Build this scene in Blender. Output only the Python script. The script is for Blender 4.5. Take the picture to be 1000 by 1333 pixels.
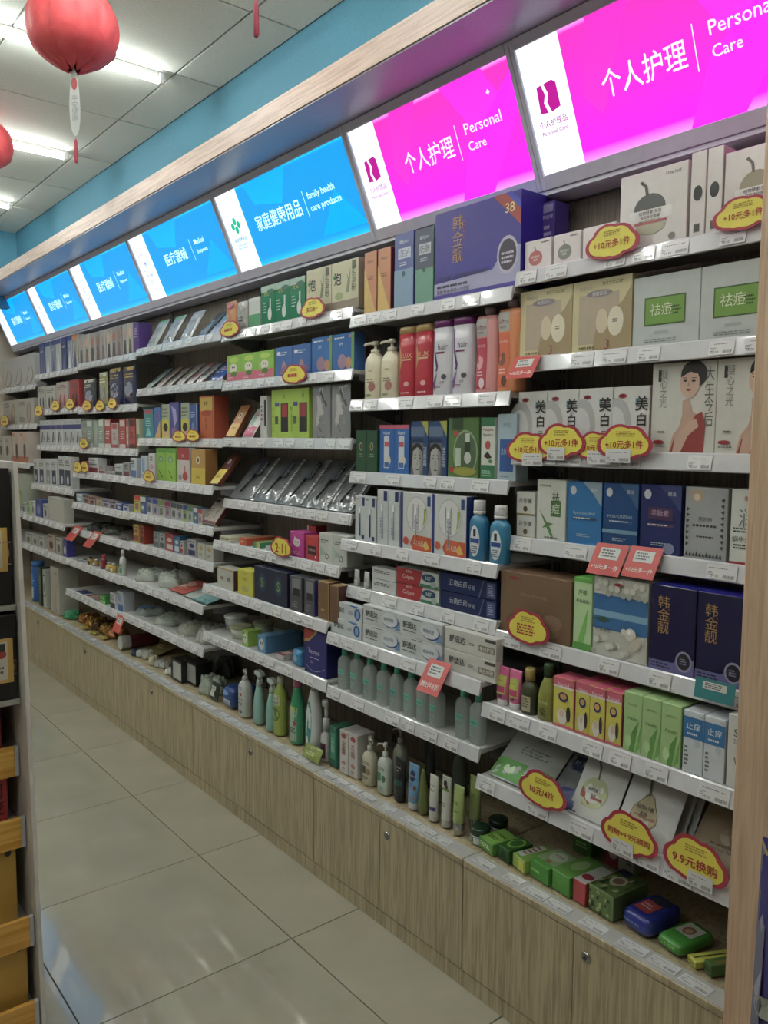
import bpy, math, random
from mathutils import Vector, Matrix
random.seed(7)
for o in list(bpy.data.objects): bpy.data.objects.remove(o)
SC=bpy.context.scene; COL=SC.collection
# ---------------- camera (pitched 5 degrees down, 39 degrees off the shelf direction) ----------------
def _orth():
    f=1050.; c=(500.,666.5)
    a=Vector((-850.,100.5,-f)).normalized(); b=Vector((1307.,83.5,-f)); b=(b-a*a.dot(b)).normalized()
    return (b,a,b.cross(a))
RB,RA,RZ=_orth()
CAM=Vector((0,0,1.45)); F=1050.
MR=Matrix((RB,RA,RZ))            # world = MR @ cam
cd=bpy.data.cameras.new('camera'); cam=bpy.data.objects.new('camera',cd); COL.objects.link(cam)
cam.matrix_world=Matrix.Translation(CAM)@MR.to_4x4()
cd.sensor_fit='HORIZONTAL'; cd.sensor_width=36; cd.lens=36*1.05; cd.clip_start=.02; cd.shift_y=0
SC.camera=cam
# ---------------- world, exposure ----------------
w=bpy.data.worlds.new('world'); SC.world=w; w.use_nodes=True
w.node_tree.nodes['Background'].inputs[0].default_value=(.75,.8,.9,1); w.node_tree.nodes['Background'].inputs[1].default_value=.05
SC.view_settings.view_transform='Standard'; SC.view_settings.look='None'
SC.view_settings.exposure=0.22; SC.view_settings.gamma=1
try: SC.view_settings.use_curve_mapping=False
except: pass
TUBE_E=50.0; SIGN_E=1.15
# ---------------- measuring helpers: where a sight line meets a real shelf line ----------------
cx_=MR.col[0]; cy_=MR.col[1]; cz_=MR.col[2]
def Yat(px,X,Z):
    k=(px-500.)/F; n=cx_+cz_*k; d=Vector((X,0,Z))-CAM
    return -(n.x*d.x+n.z*d.z)/n.y
def Zat(py,X,Y):
    m=-(py-666.5)/F; n=cy_+cz_*m; d=Vector((X,Y,0))-CAM
    return CAM.z-(n.x*d.x+n.y*d.y)/n.z
# ---------------- materials ----------------
MC={}
def lin(h):
    if isinstance(h,str):
        h=h.lstrip('#'); c=[int(h[i:i+2],16)/255 for i in (0,2,4)]
        return tuple(x/12.92 if x<=.04045 else ((x+.055)/1.055)**2.4 for x in c)
    return h
def M(col,rough=.42,metal=0.,alpha=1.,emit=0.,name=None,coat=0.):
    key=(col,rough,metal,alpha,emit,coat)
    if key in MC: return MC[key]
    m=bpy.data.materials.new(name or 'mat'); m.use_nodes=True
    nt=m.node_tree; b=nt.nodes['Principled BSDF']; c=lin(col)
    if not emit:
        g=.3*c[0]+.59*c[1]+.11*c[2]; c=tuple((x*.84+g*.16)*.93+.004 for x in c)
    b.inputs['Base Color'].default_value=(*c,1); b.inputs['Roughness'].default_value=rough
    b.inputs['Metallic'].default_value=metal; b.inputs['Alpha'].default_value=alpha
    if coat: b.inputs['Coat Weight'].default_value=coat; b.inputs['Coat Roughness'].default_value=.06
    if emit:
        b.inputs['Emission Color'].default_value=(*c,1); b.inputs['Emission Strength'].default_value=emit
    elif alpha==1 and not metal:
        n=nt.nodes.new('ShaderNodeTexNoise'); n.inputs['Scale'].default_value=35; n.inputs['Detail'].default_value=2
        mx=nt.nodes.new('ShaderNodeMix'); mx.data_type='RGBA'
        mx.inputs[6].default_value=(*[x*.9 for x in c],1); mx.inputs[7].default_value=(*[min(1,x*1.06) for x in c],1)
        tc=nt.nodes.new('ShaderNodeTexCoord'); nt.links.new(tc.outputs['Object'],n.inputs['Vector'])
        nt.links.new(n.outputs['Fac'],mx.inputs[0]); nt.links.new(mx.outputs[2],b.inputs['Base Color'])
    MC[key]=m; return m
def wood(name,c1,c2,axis='z',scale=1.,rough=.5):
    m=bpy.data.materials.new(name); m.use_nodes=True; nt=m.node_tree; b=nt.nodes['Principled BSDF']; b.inputs['Roughness'].default_value=rough
    tc=nt.nodes.new('ShaderNodeTexCoord'); mp=nt.nodes.new('ShaderNodeMapping')
    s=[90*scale]*3; s['xyz'.index(axis)]=4.*scale; mp.inputs['Scale'].default_value=s
    n=nt.nodes.new('ShaderNodeTexNoise'); n.inputs['Scale'].default_value=1.6; n.inputs['Detail'].default_value=5; n.inputs['Distortion'].default_value=.6
    n2=nt.nodes.new('ShaderNodeTexNoise'); n2.inputs['Scale'].default_value=.5; n2.inputs['Detail'].default_value=3
    cr=nt.nodes.new('ShaderNodeValToRGB'); cr.color_ramp.elements[0].position=.36; cr.color_ramp.elements[1].position=.6
    cr.color_ramp.elements[0].color=(*lin(c1),1); cr.color_ramp.elements[1].color=(*lin(c2),1)
    mx=nt.nodes.new('ShaderNodeMath'); mx.operation='MULTIPLY_ADD'; mx.inputs[1].default_value=.35
    L=nt.links.new
    L(tc.outputs['Object'],mp.inputs['Vector']); L(mp.outputs[0],n.inputs['Vector']); L(mp.outputs[0],n2.inputs['Vector'])
    sb=nt.nodes.new('ShaderNodeMath'); sb.operation='SUBTRACT'; sb.inputs[1].default_value=.5
    L(n2.outputs['Fac'],sb.inputs[0]); L(sb.outputs[0],mx.inputs[0]); L(n.outputs['Fac'],mx.inputs[2])
    L(mx.outputs[0],cr.inputs[0]); L(cr.outputs[0],b.inputs['Base Color'])
    bp=nt.nodes.new('ShaderNodeBump'); bp.inputs['Strength'].default_value=.12; bp.inputs['Distance'].default_value=.002
    L(n.outputs['Fac'],bp.inputs['Height']); L(bp.outputs[0],b.inputs['Normal'])
    return m
def speck(name,c1,c2,scale,rough,bump=.0,lo=.4,hi=.6,coat=0,detail=4):
    m=bpy.data.materials.new(name); m.use_nodes=True; nt=m.node_tree; b=nt.nodes['Principled BSDF']; b.inputs['Roughness'].default_value=rough
    if coat: b.inputs['Coat Weight'].default_value=coat; b.inputs['Coat Roughness'].default_value=.03
    tc=nt.nodes.new('ShaderNodeTexCoord'); n=nt.nodes.new('ShaderNodeTexNoise'); n.inputs['Scale'].default_value=scale; n.inputs['Detail'].default_value=detail
    cr=nt.nodes.new('ShaderNodeValToRGB'); cr.color_ramp.elements[0].position=lo; cr.color_ramp.elements[1].position=hi
    cr.color_ramp.elements[0].color=(*lin(c1),1); cr.color_ramp.elements[1].color=(*lin(c2),1)
    L=nt.links.new; L(tc.outputs['Object'],n.inputs['Vector']); L(n.outputs['Fac'],cr.inputs[0]); L(cr.outputs[0],b.inputs['Base Color'])
    if bump:
        bp=nt.nodes.new('ShaderNodeBump'); bp.inputs['Strength'].default_value=bump; bp.inputs['Distance'].default_value=.003
        L(n.outputs['Fac'],bp.inputs['Height']); L(bp.outputs[0],b.inputs['Normal'])
    return m
OAK=wood('oak laminate','#998b70','#b9ab8c')
POSTW=wood('pale post laminate','#b89a80','#cdb196',rough=.45)
CORN=wood('pale cornice laminate','#bda598','#d6c0b2','y')
YWOOD=wood('yellow oak strip','#c9923a','#e3b45c','x',.6)
BACKM=wood('grey brown back panel','#6f665c','#8d8478',rough=.6)
FLOORM=speck('polished floor tile','#9b9787','#a8a392',5,.07,lo=.25,hi=.75,coat=.5)
GROUT=M('#4a4438',.8)
CEILM=speck('ceiling tile','#ccd0c8','#dcdfd8',300,.9,.25)
BLUEW=speck('blue wall paint','#4a8299','#4f889f',160,.75)
WHITEM=M('#e4e4e6',.28,coat=.3); STEEL=M('#c9c8c4',.4)
RAIL=M('#d6d7db',.16,coat=.8); FRAMEM=M('#d2cfe2',.4); SOFF=speck('grey soffit film','#a29fae','#aaa7b6',200,.33)
CLEAR=M('#dfe6e6',.08,0,.28); FILM=M('#e8ecec',.12,0,.4); DARK=M('#191613',.6); CHROME=M('#b9b9bb',.22,1.)
# ---------------- mesh builder ----------------
class MB:
    def __init__(s): s.v=[]; s.f=[]; s.m=[]; s.sm=[]; s.mats=[]
    def mi(s,m):
        if m not in s.mats: s.mats.append(m)
        return s.mats.index(m)
    def add(s,vs,fs,m,smooth=False):
        o=len(s.v); s.v+=[tuple(v) for v in vs]; i=s.mi(m)
        for f in fs: s.f.append([o+k for k in f]); s.m.append(i); s.sm.append(smooth)
        return s
    def box(s,x0,x1,y0,y1,z0,z1,m,b=0.):
        if x1<x0: x0,x1=x1,x0
        if y1<y0: y0,y1=y1,y0
        if z1<z0: z0,z1=z1,z0
        b=min(b,(x1-x0)*.3,(y1-y0)*.3,(z1-z0)*.3)
        if b<=0:
            vs=[(x,y,z) for x in (x0,x1) for y in (y0,y1) for z in (z0,z1)]
            return s.add(vs,[(0,1,3,2),(4,6,7,5),(0,4,5,1),(2,3,7,6),(0,2,6,4),(1,5,7,3)],m)
        vs=[];idx={}
        X=(x0,x1);Y=(y0,y1);Z=(z0,z1)
        for i in (0,1):
            for j in (0,1):
                for k in (0,1):
                    sx=b if i==0 else -b; sy=b if j==0 else -b; sz=b if k==0 else -b
                    idx[i,j,k]=len(vs)
                    vs+=[(X[i],Y[j]+sy,Z[k]+sz),(X[i]+sx,Y[j],Z[k]+sz),(X[i]+sx,Y[j]+sy,Z[k])]
        g=lambda i,j,k,a: idx[i,j,k]+a
        fs=[]
        fs.append([g(0,0,0,0),g(0,0,1,0),g(0,1,1,0),g(0,1,0,0)]); fs.append([g(1,0,0,0),g(1,1,0,0),g(1,1,1,0),g(1,0,1,0)])
        fs.append([g(0,0,0,1),g(1,0,0,1),g(1,0,1,1),g(0,0,1,1)]); fs.append([g(0,1,0,1),g(0,1,1,1),g(1,1,1,1),g(1,1,0,1)])
        fs.append([g(0,0,0,2),g(0,1,0,2),g(1,1,0,2),g(1,0,0,2)]); fs.append([g(0,0,1,2),g(1,0,1,2),g(1,1,1,2),g(0,1,1,2)])
        for i in (0,1):
            for j in (0,1): fs.append([g(i,j,0,0),g(i,j,0,1),g(i,j,1,1),g(i,j,1,0)] if i==j else [g(i,j,0,1),g(i,j,0,0),g(i,j,1,0),g(i,j,1,1)])
            for k in (0,1): fs.append([g(i,0,k,2),g(i,0,k,0),g(i,1,k,0),g(i,1,k,2)] if i==k else [g(i,0,k,0),g(i,0,k,2),g(i,1,k,2),g(i,1,k,0)])
        for j in (0,1):
            for k in (0,1): fs.append([g(0,j,k,1),g(0,j,k,2),g(1,j,k,2),g(1,j,k,1)] if j==k else [g(0,j,k,2),g(0,j,k,1),g(1,j,k,1),g(1,j,k,2)])
        for i in (0,1):
            for j in (0,1):
                for k in (0,1):
                    a=[g(i,j,k,0),g(i,j,k,1),g(i,j,k,2)]; fs.append(a if (i+j+k)%2==1 else a[::-1])
        return s.add(vs,fs,m)
    def prism(s,pts,y0,y1,m):            # outline in x,z extruded along y (y0 = front)
        n=len(pts); vs=[(x,y0,z) for x,z in pts]+[(x,y1,z) for x,z in pts]
        return s.add(vs,[list(range(n)),list(range(2*n-1,n-1,-1))]+[(i,i+n,(i+1)%n+n,(i+1)%n) for i in range(n)],m)
    def exy(s,pts,y0,y1,m):               # outline in x,z extruded along y, world style
        return s.prism(pts,y0,y1,m)
    def loft(s,prof,m,p=2.,n=20,yc=0.,xc=0.,smooth=True,cap=True):   # prof: (ra,rb,z)
        vs=[]
        for ra,rb,z in prof:
            for i in range(n):
                a=2*math.pi*i/n; c=math.cos(a); q=math.sin(a)
                vs.append((xc+ra*math.copysign(abs(c)**(2/p),c),yc+rb*math.copysign(abs(q)**(2/p),q),z))
        fs=[]
        for k in range(len(prof)-1):
            for i in range(n): fs.append((k*n+i,k*n+(i+1)%n,(k+1)*n+(i+1)%n,(k+1)*n+i))
        s.add(vs,fs,m,smooth)
        if cap:
            o=len(s.v)-len(vs); i=s.mi(m)
            s.f.append([o+j for j in range(n)][::-1]); s.m.append(i); s.sm.append(False)
            s.f.append([o+(len(prof)-1)*n+j for j in range(n)]); s.m.append(i); s.sm.append(False)
        return s
    def cyl(s,x,y,z0,z1,r,m,n=16): return s.loft([(r,r,z0),(r,r,z1)],m,2,n,y,x)
    def pipe(s,pts,r,m,n=8):
        rings=[]
        for i,p in enumerate(pts):
            p=Vector(p); d=(Vector(pts[min(i+1,len(pts)-1)])-Vector(pts[max(i-1,0)])).normalized()
            u=d.cross(Vector((0,0,1)) if abs(d.z)<.9 else Vector((1,0,0))).normalized(); w=d.cross(u)
            rr=r[i] if isinstance(r,(list,tuple)) else r
            rings.append([p+u*rr*math.cos(2*math.pi*k/n)+w*rr*math.sin(2*math.pi*k/n) for k in range(n)])
        vs=[v for q in rings for v in q]
        fs=[(k*n+i,k*n+(i+1)%n,(k+1)*n+(i+1)%n,(k+1)*n+i) for k in range(len(pts)-1) for i in range(n)]
        fs+= [list(range(n))[::-1],[(len(pts)-1)*n+i for i in range(n)]]
        return s.add(vs,fs,m,True)
    def grid(s,fn,nu,nv,m,smooth=True):
        vs=[fn(i/nu,j/nv) for j in range(nv+1) for i in range(nu+1)]
        fs=[(j*(nu+1)+i,j*(nu+1)+i+1,(j+1)*(nu+1)+i+1,(j+1)*(nu+1)+i) for j in range(nv) for i in range(nu)]
        return s.add(vs,fs,m,smooth)
    def mesh(s,name):
        me=bpy.data.meshes.new(name); me.from_pydata(s.v,[],s.f)
        for m in s.mats: me.materials.append(m)
        me.polygons.foreach_set('material_index',s.m); me.polygons.foreach_set('use_smooth',s.sm); me.update()
        return me
    def build(s,name,parent=None,label=None):
        o=bpy.data.objects.new(name,s.mesh(name)); COL.objects.link(o)
        if parent: o.parent=parent
        if label: o['label']=label
        return o
def empty(name,loc=(0,0,0),rot=(0,0,0),parent=None):
    o=bpy.data.objects.new(name,None); COL.objects.link(o); o.location=loc; o.rotation_euler=rot; o.empty_display_size=.05
    if parent: o.parent=parent
    return o
def tag(o,label,cat,group=None):
    o['label']=label; o['category']=cat
    if group: o['group']=group
    return o
def struct(o): o['kind']='structure'; return o
def inst(me,name,parent,loc=(0,0,0),rot=(0,0,0)):
    o=bpy.data.objects.new(name,me); COL.objects.link(o); o.parent=parent; o.location=loc; o.rotation_euler=rot; return o
def copy_tree(o,parent=None):
    c=o.copy(); COL.objects.link(c); c.parent=parent
    for ch in o.children: copy_tree(ch,c)
    return c
# ---------------- lettering ----------------
TC={}
def glyphs(s,bold=0.):
    if (s,bold) in TC: return TC[s,bold]
    cu=bpy.data.curves.new('t','FONT'); cu.body=s; cu.size=1; cu.resolution_u=2; cu.align_x='CENTER'; cu.space_line=.95; cu.offset=bold
    ob=bpy.data.objects.new('t',cu); COL.objects.link(ob)
    me=bpy.data.meshes.new_from_object(ob)
    vs=[(v.co.x,v.co.y) for v in me.vertices]; fs=[list(p.vertices) for p in me.polygons]
    bpy.data.objects.remove(ob); bpy.data.curves.remove(cu); bpy.data.meshes.remove(me)
    if vs:
        x0=min(v[0] for v in vs); x1=max(v[0] for v in vs); y0=min(v[1] for v in vs); y1=max(v[1] for v in vs)
        h=max(y1-y0,.01); vs=[((x-(x0+x1)/2)/h,(y-(y0+y1)/2)/h) for x,y in vs]; wd=(x1-x0)/h
    else: wd=1
    TC[s,bold]=(vs,fs,wd); return TC[s,bold]
def decals(ops,W,H,fn=None,curved=False,off0=.0004,mb=None,tb=None):
    """printed art: fn(x,z,off)->point on the front; x in -W/2..W/2"""
    fn=fn or (lambda x,z,o:(x,-o,z)); mb=mb or MB(); tb=tb or MB(); rnd=random.Random(len(ops)*7+int(W*1e4))
    off=off0
    def rect(u0,v0,u1,v1,m,t,dst):
        nx=6 if curved and abs(u1-u0)>.15 else 1; nz=5 if curved and abs(v1-v0)>.15 else 1
        dst.grid(lambda a,b:fn((u0+(u1-u0)*a-.5)*W,(v0+(v1-v0)*b)*H,t),nx,nz,m,curved)
    for op in ops:
        k=op[0]
        if k=='r': rect(*op[1:5],M(op[5]),off,mb)
        elif k=='e':
            _,cu,cv,ru,rv,c=op; n=18; pts=[(cu+ru*math.cos(2*math.pi*i/n),cv+rv*math.sin(2*math.pi*i/n)) for i in range(n)]
            vs=[fn((cu-.5)*W,cv*H,off)]+[fn((u-.5)*W,v*H,off) for u,v in pts]
            mb.add(vs,[(0,1+i,1+(i+1)%n) for i in range(n)],M(c))
        elif k=='p': mb.add([fn((u-.5)*W,v*H,off) for u,v in op[1]],[list(range(len(op[1])))],M(op[2]))
        elif k in 'tT':
            s,u,v,h,c=op[1:6]; vs,fs,wd=glyphs(s,.014 if k=='T' else 0.)
            if not vs: continue
            hh=h*H; sx=hh
            if len(op)>6 and wd*hh>op[6]*W: sx=op[6]*W/wd; hh=max(sx,hh*.6) if '\n' not in s else hh
            tb.add([fn((u-.5)*W+x*sx,v*H+y*hh,off+.0003) for x,y in vs],fs,M(c))
        elif k=='l':
            _,u0,v0,u1,v1,n,c=op; m=M(c)
            for i in range(n):
                vv=v1-(v1-v0)*(i+.2)/n; hh=(v1-v0)/n*.5; x=u0; end=u0+(u1-u0)*rnd.uniform(.7,1)
                while x<end:
                    x2=min(end,x+(u1-u0)*rnd.uniform(.06,.2)); rect(x,vv-hh,x2,vv,m,off,mb); x=x2+(u1-u0)*.035
        elif k=='b':
            _,u0,v0,u1,v1=op; m=M('#1d1d1d'); x=u0
            while x<u1:
                x2=x+(u1-u0)*rnd.choice((.02,.04,.06)); rect(x,v0,min(x2,u1),v1,m,off,mb); x=x2+(u1-u0)*rnd.choice((.02,.04))
        off+=.00012
    return mb,tb
def attach(root,mb,tb):
    if mb.f: mb.build('front_print',root)
    if tb.f: tb.build('lettering',root)
# =============================== the setting ===============================
BACKX=1.785; PLX=1.442; PLZ=.355; YEND=6.62; CEIL=2.89
YB=[.725,1.444,2.147,3.05,3.96,4.84,5.70,6.60]
fl=struct(empty('floor'))
sub=MB(); sub.box(-3,1.80,-2.2,6.8,-.03,-.004,GROUT); sub.build('grout_bed',fl)
tm=MB(); tm.box(.0015,.5985,.0015,.5985,-.004,0,FLOORM,.0008); tme=tm.mesh('floor_tile')
for i in range(-5,3):
    for j in range(-4,12):
        x=i*.6; y=j*.6+.10
        if x<-3 or y+.6>6.95: continue
        inst(tme,'floor_tile',fl,(x,y,0))
ce=struct(empty('ceiling'))
cb=MB(); cb.box(-3,1.80,-2.2,6.8,CEIL+.012,CEIL+.05,M('#3c3b39',.8)); cb.build('ceiling_deck',ce)
tm=MB(); tm.box(.0035,.5965,.0035,.5965,-.004,.011,CEILM,.0015); cme=tm.mesh('ceiling_tile')
gm=MB()
for i in range(-5,3):
    for j in range(-4,12):
        x=.24+i*.6; y=3.122+(j-5)*.6
        if x+.6<1.66 and y+.6<6.8 and x>=-3: inst(cme,'ceiling_tile',ce,(x,y,CEIL))
tm=MB(); tm.box(.0035,.195,.0035,.5965,-.004,.011,CEILM,.0015); cme2=tm.mesh('ceiling_tile')
for j in range(-4,12):
    y=3.122+(j-5)*.6
    if y+.6<6.8: inst(cme2,'ceiling_tile',ce,(1.44,y,CEIL))
# walls
o=MB().box(1.80,1.84,-2.2,6.8,0,2.95,M('#8b847a',.8)).build('wall_right'); struct(o)
o=MB().box(1.64,1.80,-2.2,6.8,2.44,2.89,BLUEW).build('wall_upper_right'); struct(o)
o=MB().box(-3,1.80,YEND+.05,YEND+.1,0,2.95,M('#c9b9a4',.7)).build('wall_end'); struct(o)
o=MB().box(-3,1.64,6.2,6.3,2.36,2.89,BLUEW).build('trim_beam'); struct(o)
o=MB().box(-3.04,-3,-2.2,6.8,0,2.95,M('#cfcac0',.8)).build('wall_left'); struct(o)
o=MB().box(-3,1.80,-2.24,-2.2,0,2.95,M('#8a857c',.8)).build('wall_back'); struct(o)
c=MB(); c.box(1.38,1.64,-.6,6.2,2.443,2.512,CORN); c.build('pale_band')
c=bpy.data.objects['pale_band']; c.name='trim_cornice'; struct(c)
sf=MB(); sf.box(1.384,1.66,-.6,6.2,2.437,2.4425,SOFF); struct(sf.build('trim_soffit'))
# baseboard of far room
# ---- shelving bays, rails, labels ----
SH={1:[(1.880,1.60),(1.661,1.60),(1.424,1.60),(1.197,1.60),(.951,1.55),(.765,1.505),(.573,1.49)],
    2:[(1.846,1.59),(1.577,1.59),(1.343,1.59),(1.123,1.555),(.971,1.555),(.818,1.50),(.637,1.50)],
    3:[(1.88,1.60),(1.68,1.60),(1.451,1.60),(1.199,1.60),(1.027,1.55),(.848,1.50),(.648,1.50)],
    4:[(1.889,1.60),(1.691,1.60),(1.447,1.60),(1.25,1.55),(1.078,1.55),(.926,1.55),(.751,1.50),(.57,1.50)],
    5:[(1.875,1.60),(1.62,1.60),(1.393,1.60),(1.253,1.56),(1.072,1.55),(.917,1.55),(.745,1.50),(.561,1.50)],
    6:[(1.86,1.60),(1.628,1.60),(1.398,1.60),(1.141,1.56),(.939,1.50),(.74,1.50)],
    7:[(1.803,1.60),(1.538,1.60),(1.273,1.55),(.95,1.50),(.74,1.50)]}
for b in SH: SH[b].append((PLZ+.0045,PLX+.055))
BN={1:'right pink bay',2:'left pink bay',3:'family health bay',4:'first medical bay',5:'second medical bay',6:'third medical bay',7:'last medical bay'}
def label_mesh(kind):
    m=MB(); W=.066 if kind<2 else .055; H=.031; r=random.Random(kind)
    m.box(-W/2,W/2,-.0006,0,-H/2,H/2,M('#dfdfdf',.3,coat=.5))
    K=M('#55565c')
    def rc(x0,x1,z0,z1): m.add([(x0,-.0008,z0),(x1,-.0008,z0),(x1,-.0008,z1),(x0,-.0008,z1)],[(0,1,2,3)],K)
    x=-W/2+.004
    while x<W/2-.01:
        l=r.uniform(.002,.005); rc(x,x+l,.007,.0085) if r.random()<.8 else None; x+=l+.0015
    for k in range(3): rc(-W/2+.003,-W/2+.003+r.uniform(.006,.014),-.001-k*.003,0-k*.003)
    x=.004
    while x<W/2-.005: rc(x,x+.0008,-.012,-.005); x+=r.choice((.0014,.002))
    vs,fs,wd=glyphs(['39.90','19.90','98.00'][kind]); m.add([(-.014+q*.0055,-.0008,-.0095+z*.0055) for q,z in vs],fs,K)
    return m.mesh('price_label')
LB=[label_mesh(k) for k in range(3)]
rl=random.Random(3)
def rail_mesh(L):                        # price rail: curved clear-coated strip, local x along the rail, front -y
    m=MB(); pf=[(.001,.002),(-.003,.004),(-.006,.001),(-.009,-.014),(-.013,-.034),(-.010,-.036),(-.006,-.030),(.0,-.012)]
    vs=[(x,y,z) for x in (0,L) for y,z in pf]; n=len(pf)
    m.add(vs,[list(range(n))[::-1],list(range(n,2*n))]+[(i,(i+1)%n,(i+1)%n+n,i+n) for i in range(n)],RAIL)
    return m.mesh('price_rail')
RZ90=(0,0,-math.pi/2)
BRM={}
def mesh_bracket(d):
    d=round(d,3)
    if d not in BRM:
        q=-d*.85; BRM[d]=MB().add([(0,-.014,-.0145),(0,-.014,-.075),(0,q,-.034),(0,q,-.0145),(.002,-.014,-.0145),(.002,-.014,-.075),(.002,q,-.034),(.002,q,-.0145)],[(0,1,2,3),(7,6,5,4),(0,4,5,1),(1,5,6,2),(2,6,7,3),(3,7,4,0)],M('#77757a',.4)).mesh('bracket')
    return BRM[d]
bays={}
for b,sl in SH.items():
    y0,y1=YB[b-1],YB[b]; L=y1-y0
    bay=empty('shelving_bay',(BACKX,y1,0),RZ90)      # local x = towards the camera, local y = into the wall
    tag(bay,f'{dict(zip(range(1,8),["seven","seven","seven","eight","eight","six","five"]))[b]}-tier shelving bay with price rails under the {["","nearest pink sign","second pink sign","family health sign","nearest medical sign","second medical sign","third medical sign","farthest medical sign"][b]}','shelving','wall shelving bays')
    bays[b]=bay
    MB().box(0.0,L,0,.012,PLZ+.006,2.085,BACKM).build('back_panel',bay)
    up=MB(); up.box(.0005,.034,-.012,-.0005,PLZ+.006,2.085,M('#7f7a74',.5)).build('upright',bay)
    s=MB()
    for k in range(34):
        z=PLZ+.03+k*.05
        for xx in (.011,.024): s.box(xx-.0025,xx+.0025,-.0135,-.0122,z,z+.03,DARK)
    so=s.build('slot_row',bay.children[-1]); so['kind']='stuff'
    for i,(z,xf) in enumerate(sl[:-1]):
        d=BACKX-xf
        dk=MB(); dk.box(.002,L-.002,-d+.004,-.013,z-.014,z,STEEL,.0015); sh=dk.build('shelf',bay)
        inst(rail_mesh(L-.004),'price_rail',sh,(.002,-d+.003,z))
        for xx in (.004,L-.006):
            q=-d*.8
            inst(mesh_bracket(d),'bracket',sh,(xx,0,z))
        x=rl.uniform(.04,.06)
        while x<L-.04:
            o=inst(rl.choice(LB),'price_label',sh,(x,-d+.003-.0112,z-.0165),(math.radians(-13.5),0,0))
            x+=rl.choice((.075,.09,.13,.17)) if b<3 else rl.choice((.072,.08,.1,.13))
# ---- base cabinets ----
lock=MB(); lock.loft([(.0125,.0125,0),(.0125,.0125,.003),(.009,.009,.0045)],CHROME,2,18); lock.loft([(.006,.006,.0044),(.0055,.0055,.006)],M('#6b6b6b',.3,1.),2,14); lock.box(-.0008,.0008,-.004,.004,.0058,.0064,DARK)
lockm=lock.mesh('lock')
for b in range(1,8):
    y0,y1=YB[b-1],YB[b]; L=y1-y0
    t=empty('base_cabinet',(PLX,y1,0),RZ90)
    tag(t,f'low oak laminate base cabinet with two doors, one lock, under the {["","nearest pink sign","second pink sign","family health sign","nearest medical sign","second medical sign","third medical sign","farthest medical sign"][b]}','cabinet','oak base cabinets')
    MB().box(.001,L-.001,.016,.34,.0,PLZ-.022,M('#8f7a58',.6)).build('carcass',t)
    MB().box(.001,L-.001,-.002,.34,PLZ-.018,PLZ,OAK,.002).build('cabinet_top',t)
    MB().box(.0,L,.002,.016,.0,.045,OAK,.001).build('kick_board',t)
    m1=L/2
    for a,c2 in ((.0015,m1-.001),(m1+.001,L-.0015)):
        d=MB().box(a,c2,0,.016,.049,PLZ-.0205,OAK,.001).build('door',t)
        if a>.01: inst(lockm,'lock',d,(a+.035,0,PLZ-.062),(math.pi/2,0,0))
    st=MB().box(.002,L-.002,.0,.052,PLZ+.0002,PLZ+.0016,FILM).build('label_strip',t)
    x=.05
    while x<L-.04:
        inst(rl.choice(LB),'price_label',st,(x,.027+rl.uniform(-.003,.003),PLZ+.0018),(-math.pi/2,0,rl.uniform(-.05,.05))); x+=rl.choice((.07,.075,.1))
# ---- end post on the right ----
p=empty('end_post'); tag(p,'tall pale wood laminate end panel closing the shelving at the right edge','panel')
MB().box(1.395,1.80,.585,.704,0,2.43,POSTW,.002).build('board',p)
# ---- light box signs ----
TILT=math.atan2(1.697-1.55,2.437-2.105); SH_=math.hypot(.147,.332)
def sign_mat(col,glow,e,name,top=None):
    m=bpy.data.materials.new(name); m.use_nodes=True; nt=m.node_tree; b=nt.nodes['Principled BSDF']; L=nt.links.new
    b.inputs['Base Color'].default_value=(.02,.02,.02,1); b.inputs['Roughness'].default_value=.3
    tc=nt.nodes.new('ShaderNodeTexCoord'); sp=nt.nodes.new('ShaderNodeSeparateXYZ'); L(tc.outputs['Object'],sp.inputs[0])
    cr=nt.nodes.new('ShaderNodeValToRGB'); e_=cr.color_ramp.elements      # edge-lit acrylic: brighter along the two LED edges
    c=lin(col); g=lin(glow)
    e_[0].position=.09; e_[0].color=(*g,1); e_[1].position=.93; e_[1].color=(*g,1)
    a=cr.color_ramp.elements.new(.17); a.color=(*c,1); a=cr.color_ramp.elements.new(.90); a.color=(*lin(top or col),1)
    md=nt.nodes.new('ShaderNodeMath'); md.operation='DIVIDE'; md.inputs[1].default_value=SH_; L(sp.outputs['Z'],md.inputs[0]); L(md.outputs[0],cr.inputs[0])
    L(cr.outputs[0],b.inputs['Emission Color']); b.inputs['Emission Strength'].default_value=e
    return m
PINK=sign_mat('#f01ee0','#ff9af6',SIGN_E,'pink light panel','#e02fb6'); BLUE=sign_mat('#0494dc','#22c2f4',SIGN_E,'blue light panel')
WLIT=sign_mat('#dff0f8','#ffffff',SIGN_E*1.1,'white light panel'); 
def E(c,s): return M(c,.3,0,1,s)
PTXT=E('#ffd9fb',1.0); BTXT=E('#c9f3ff',1.0)
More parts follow.
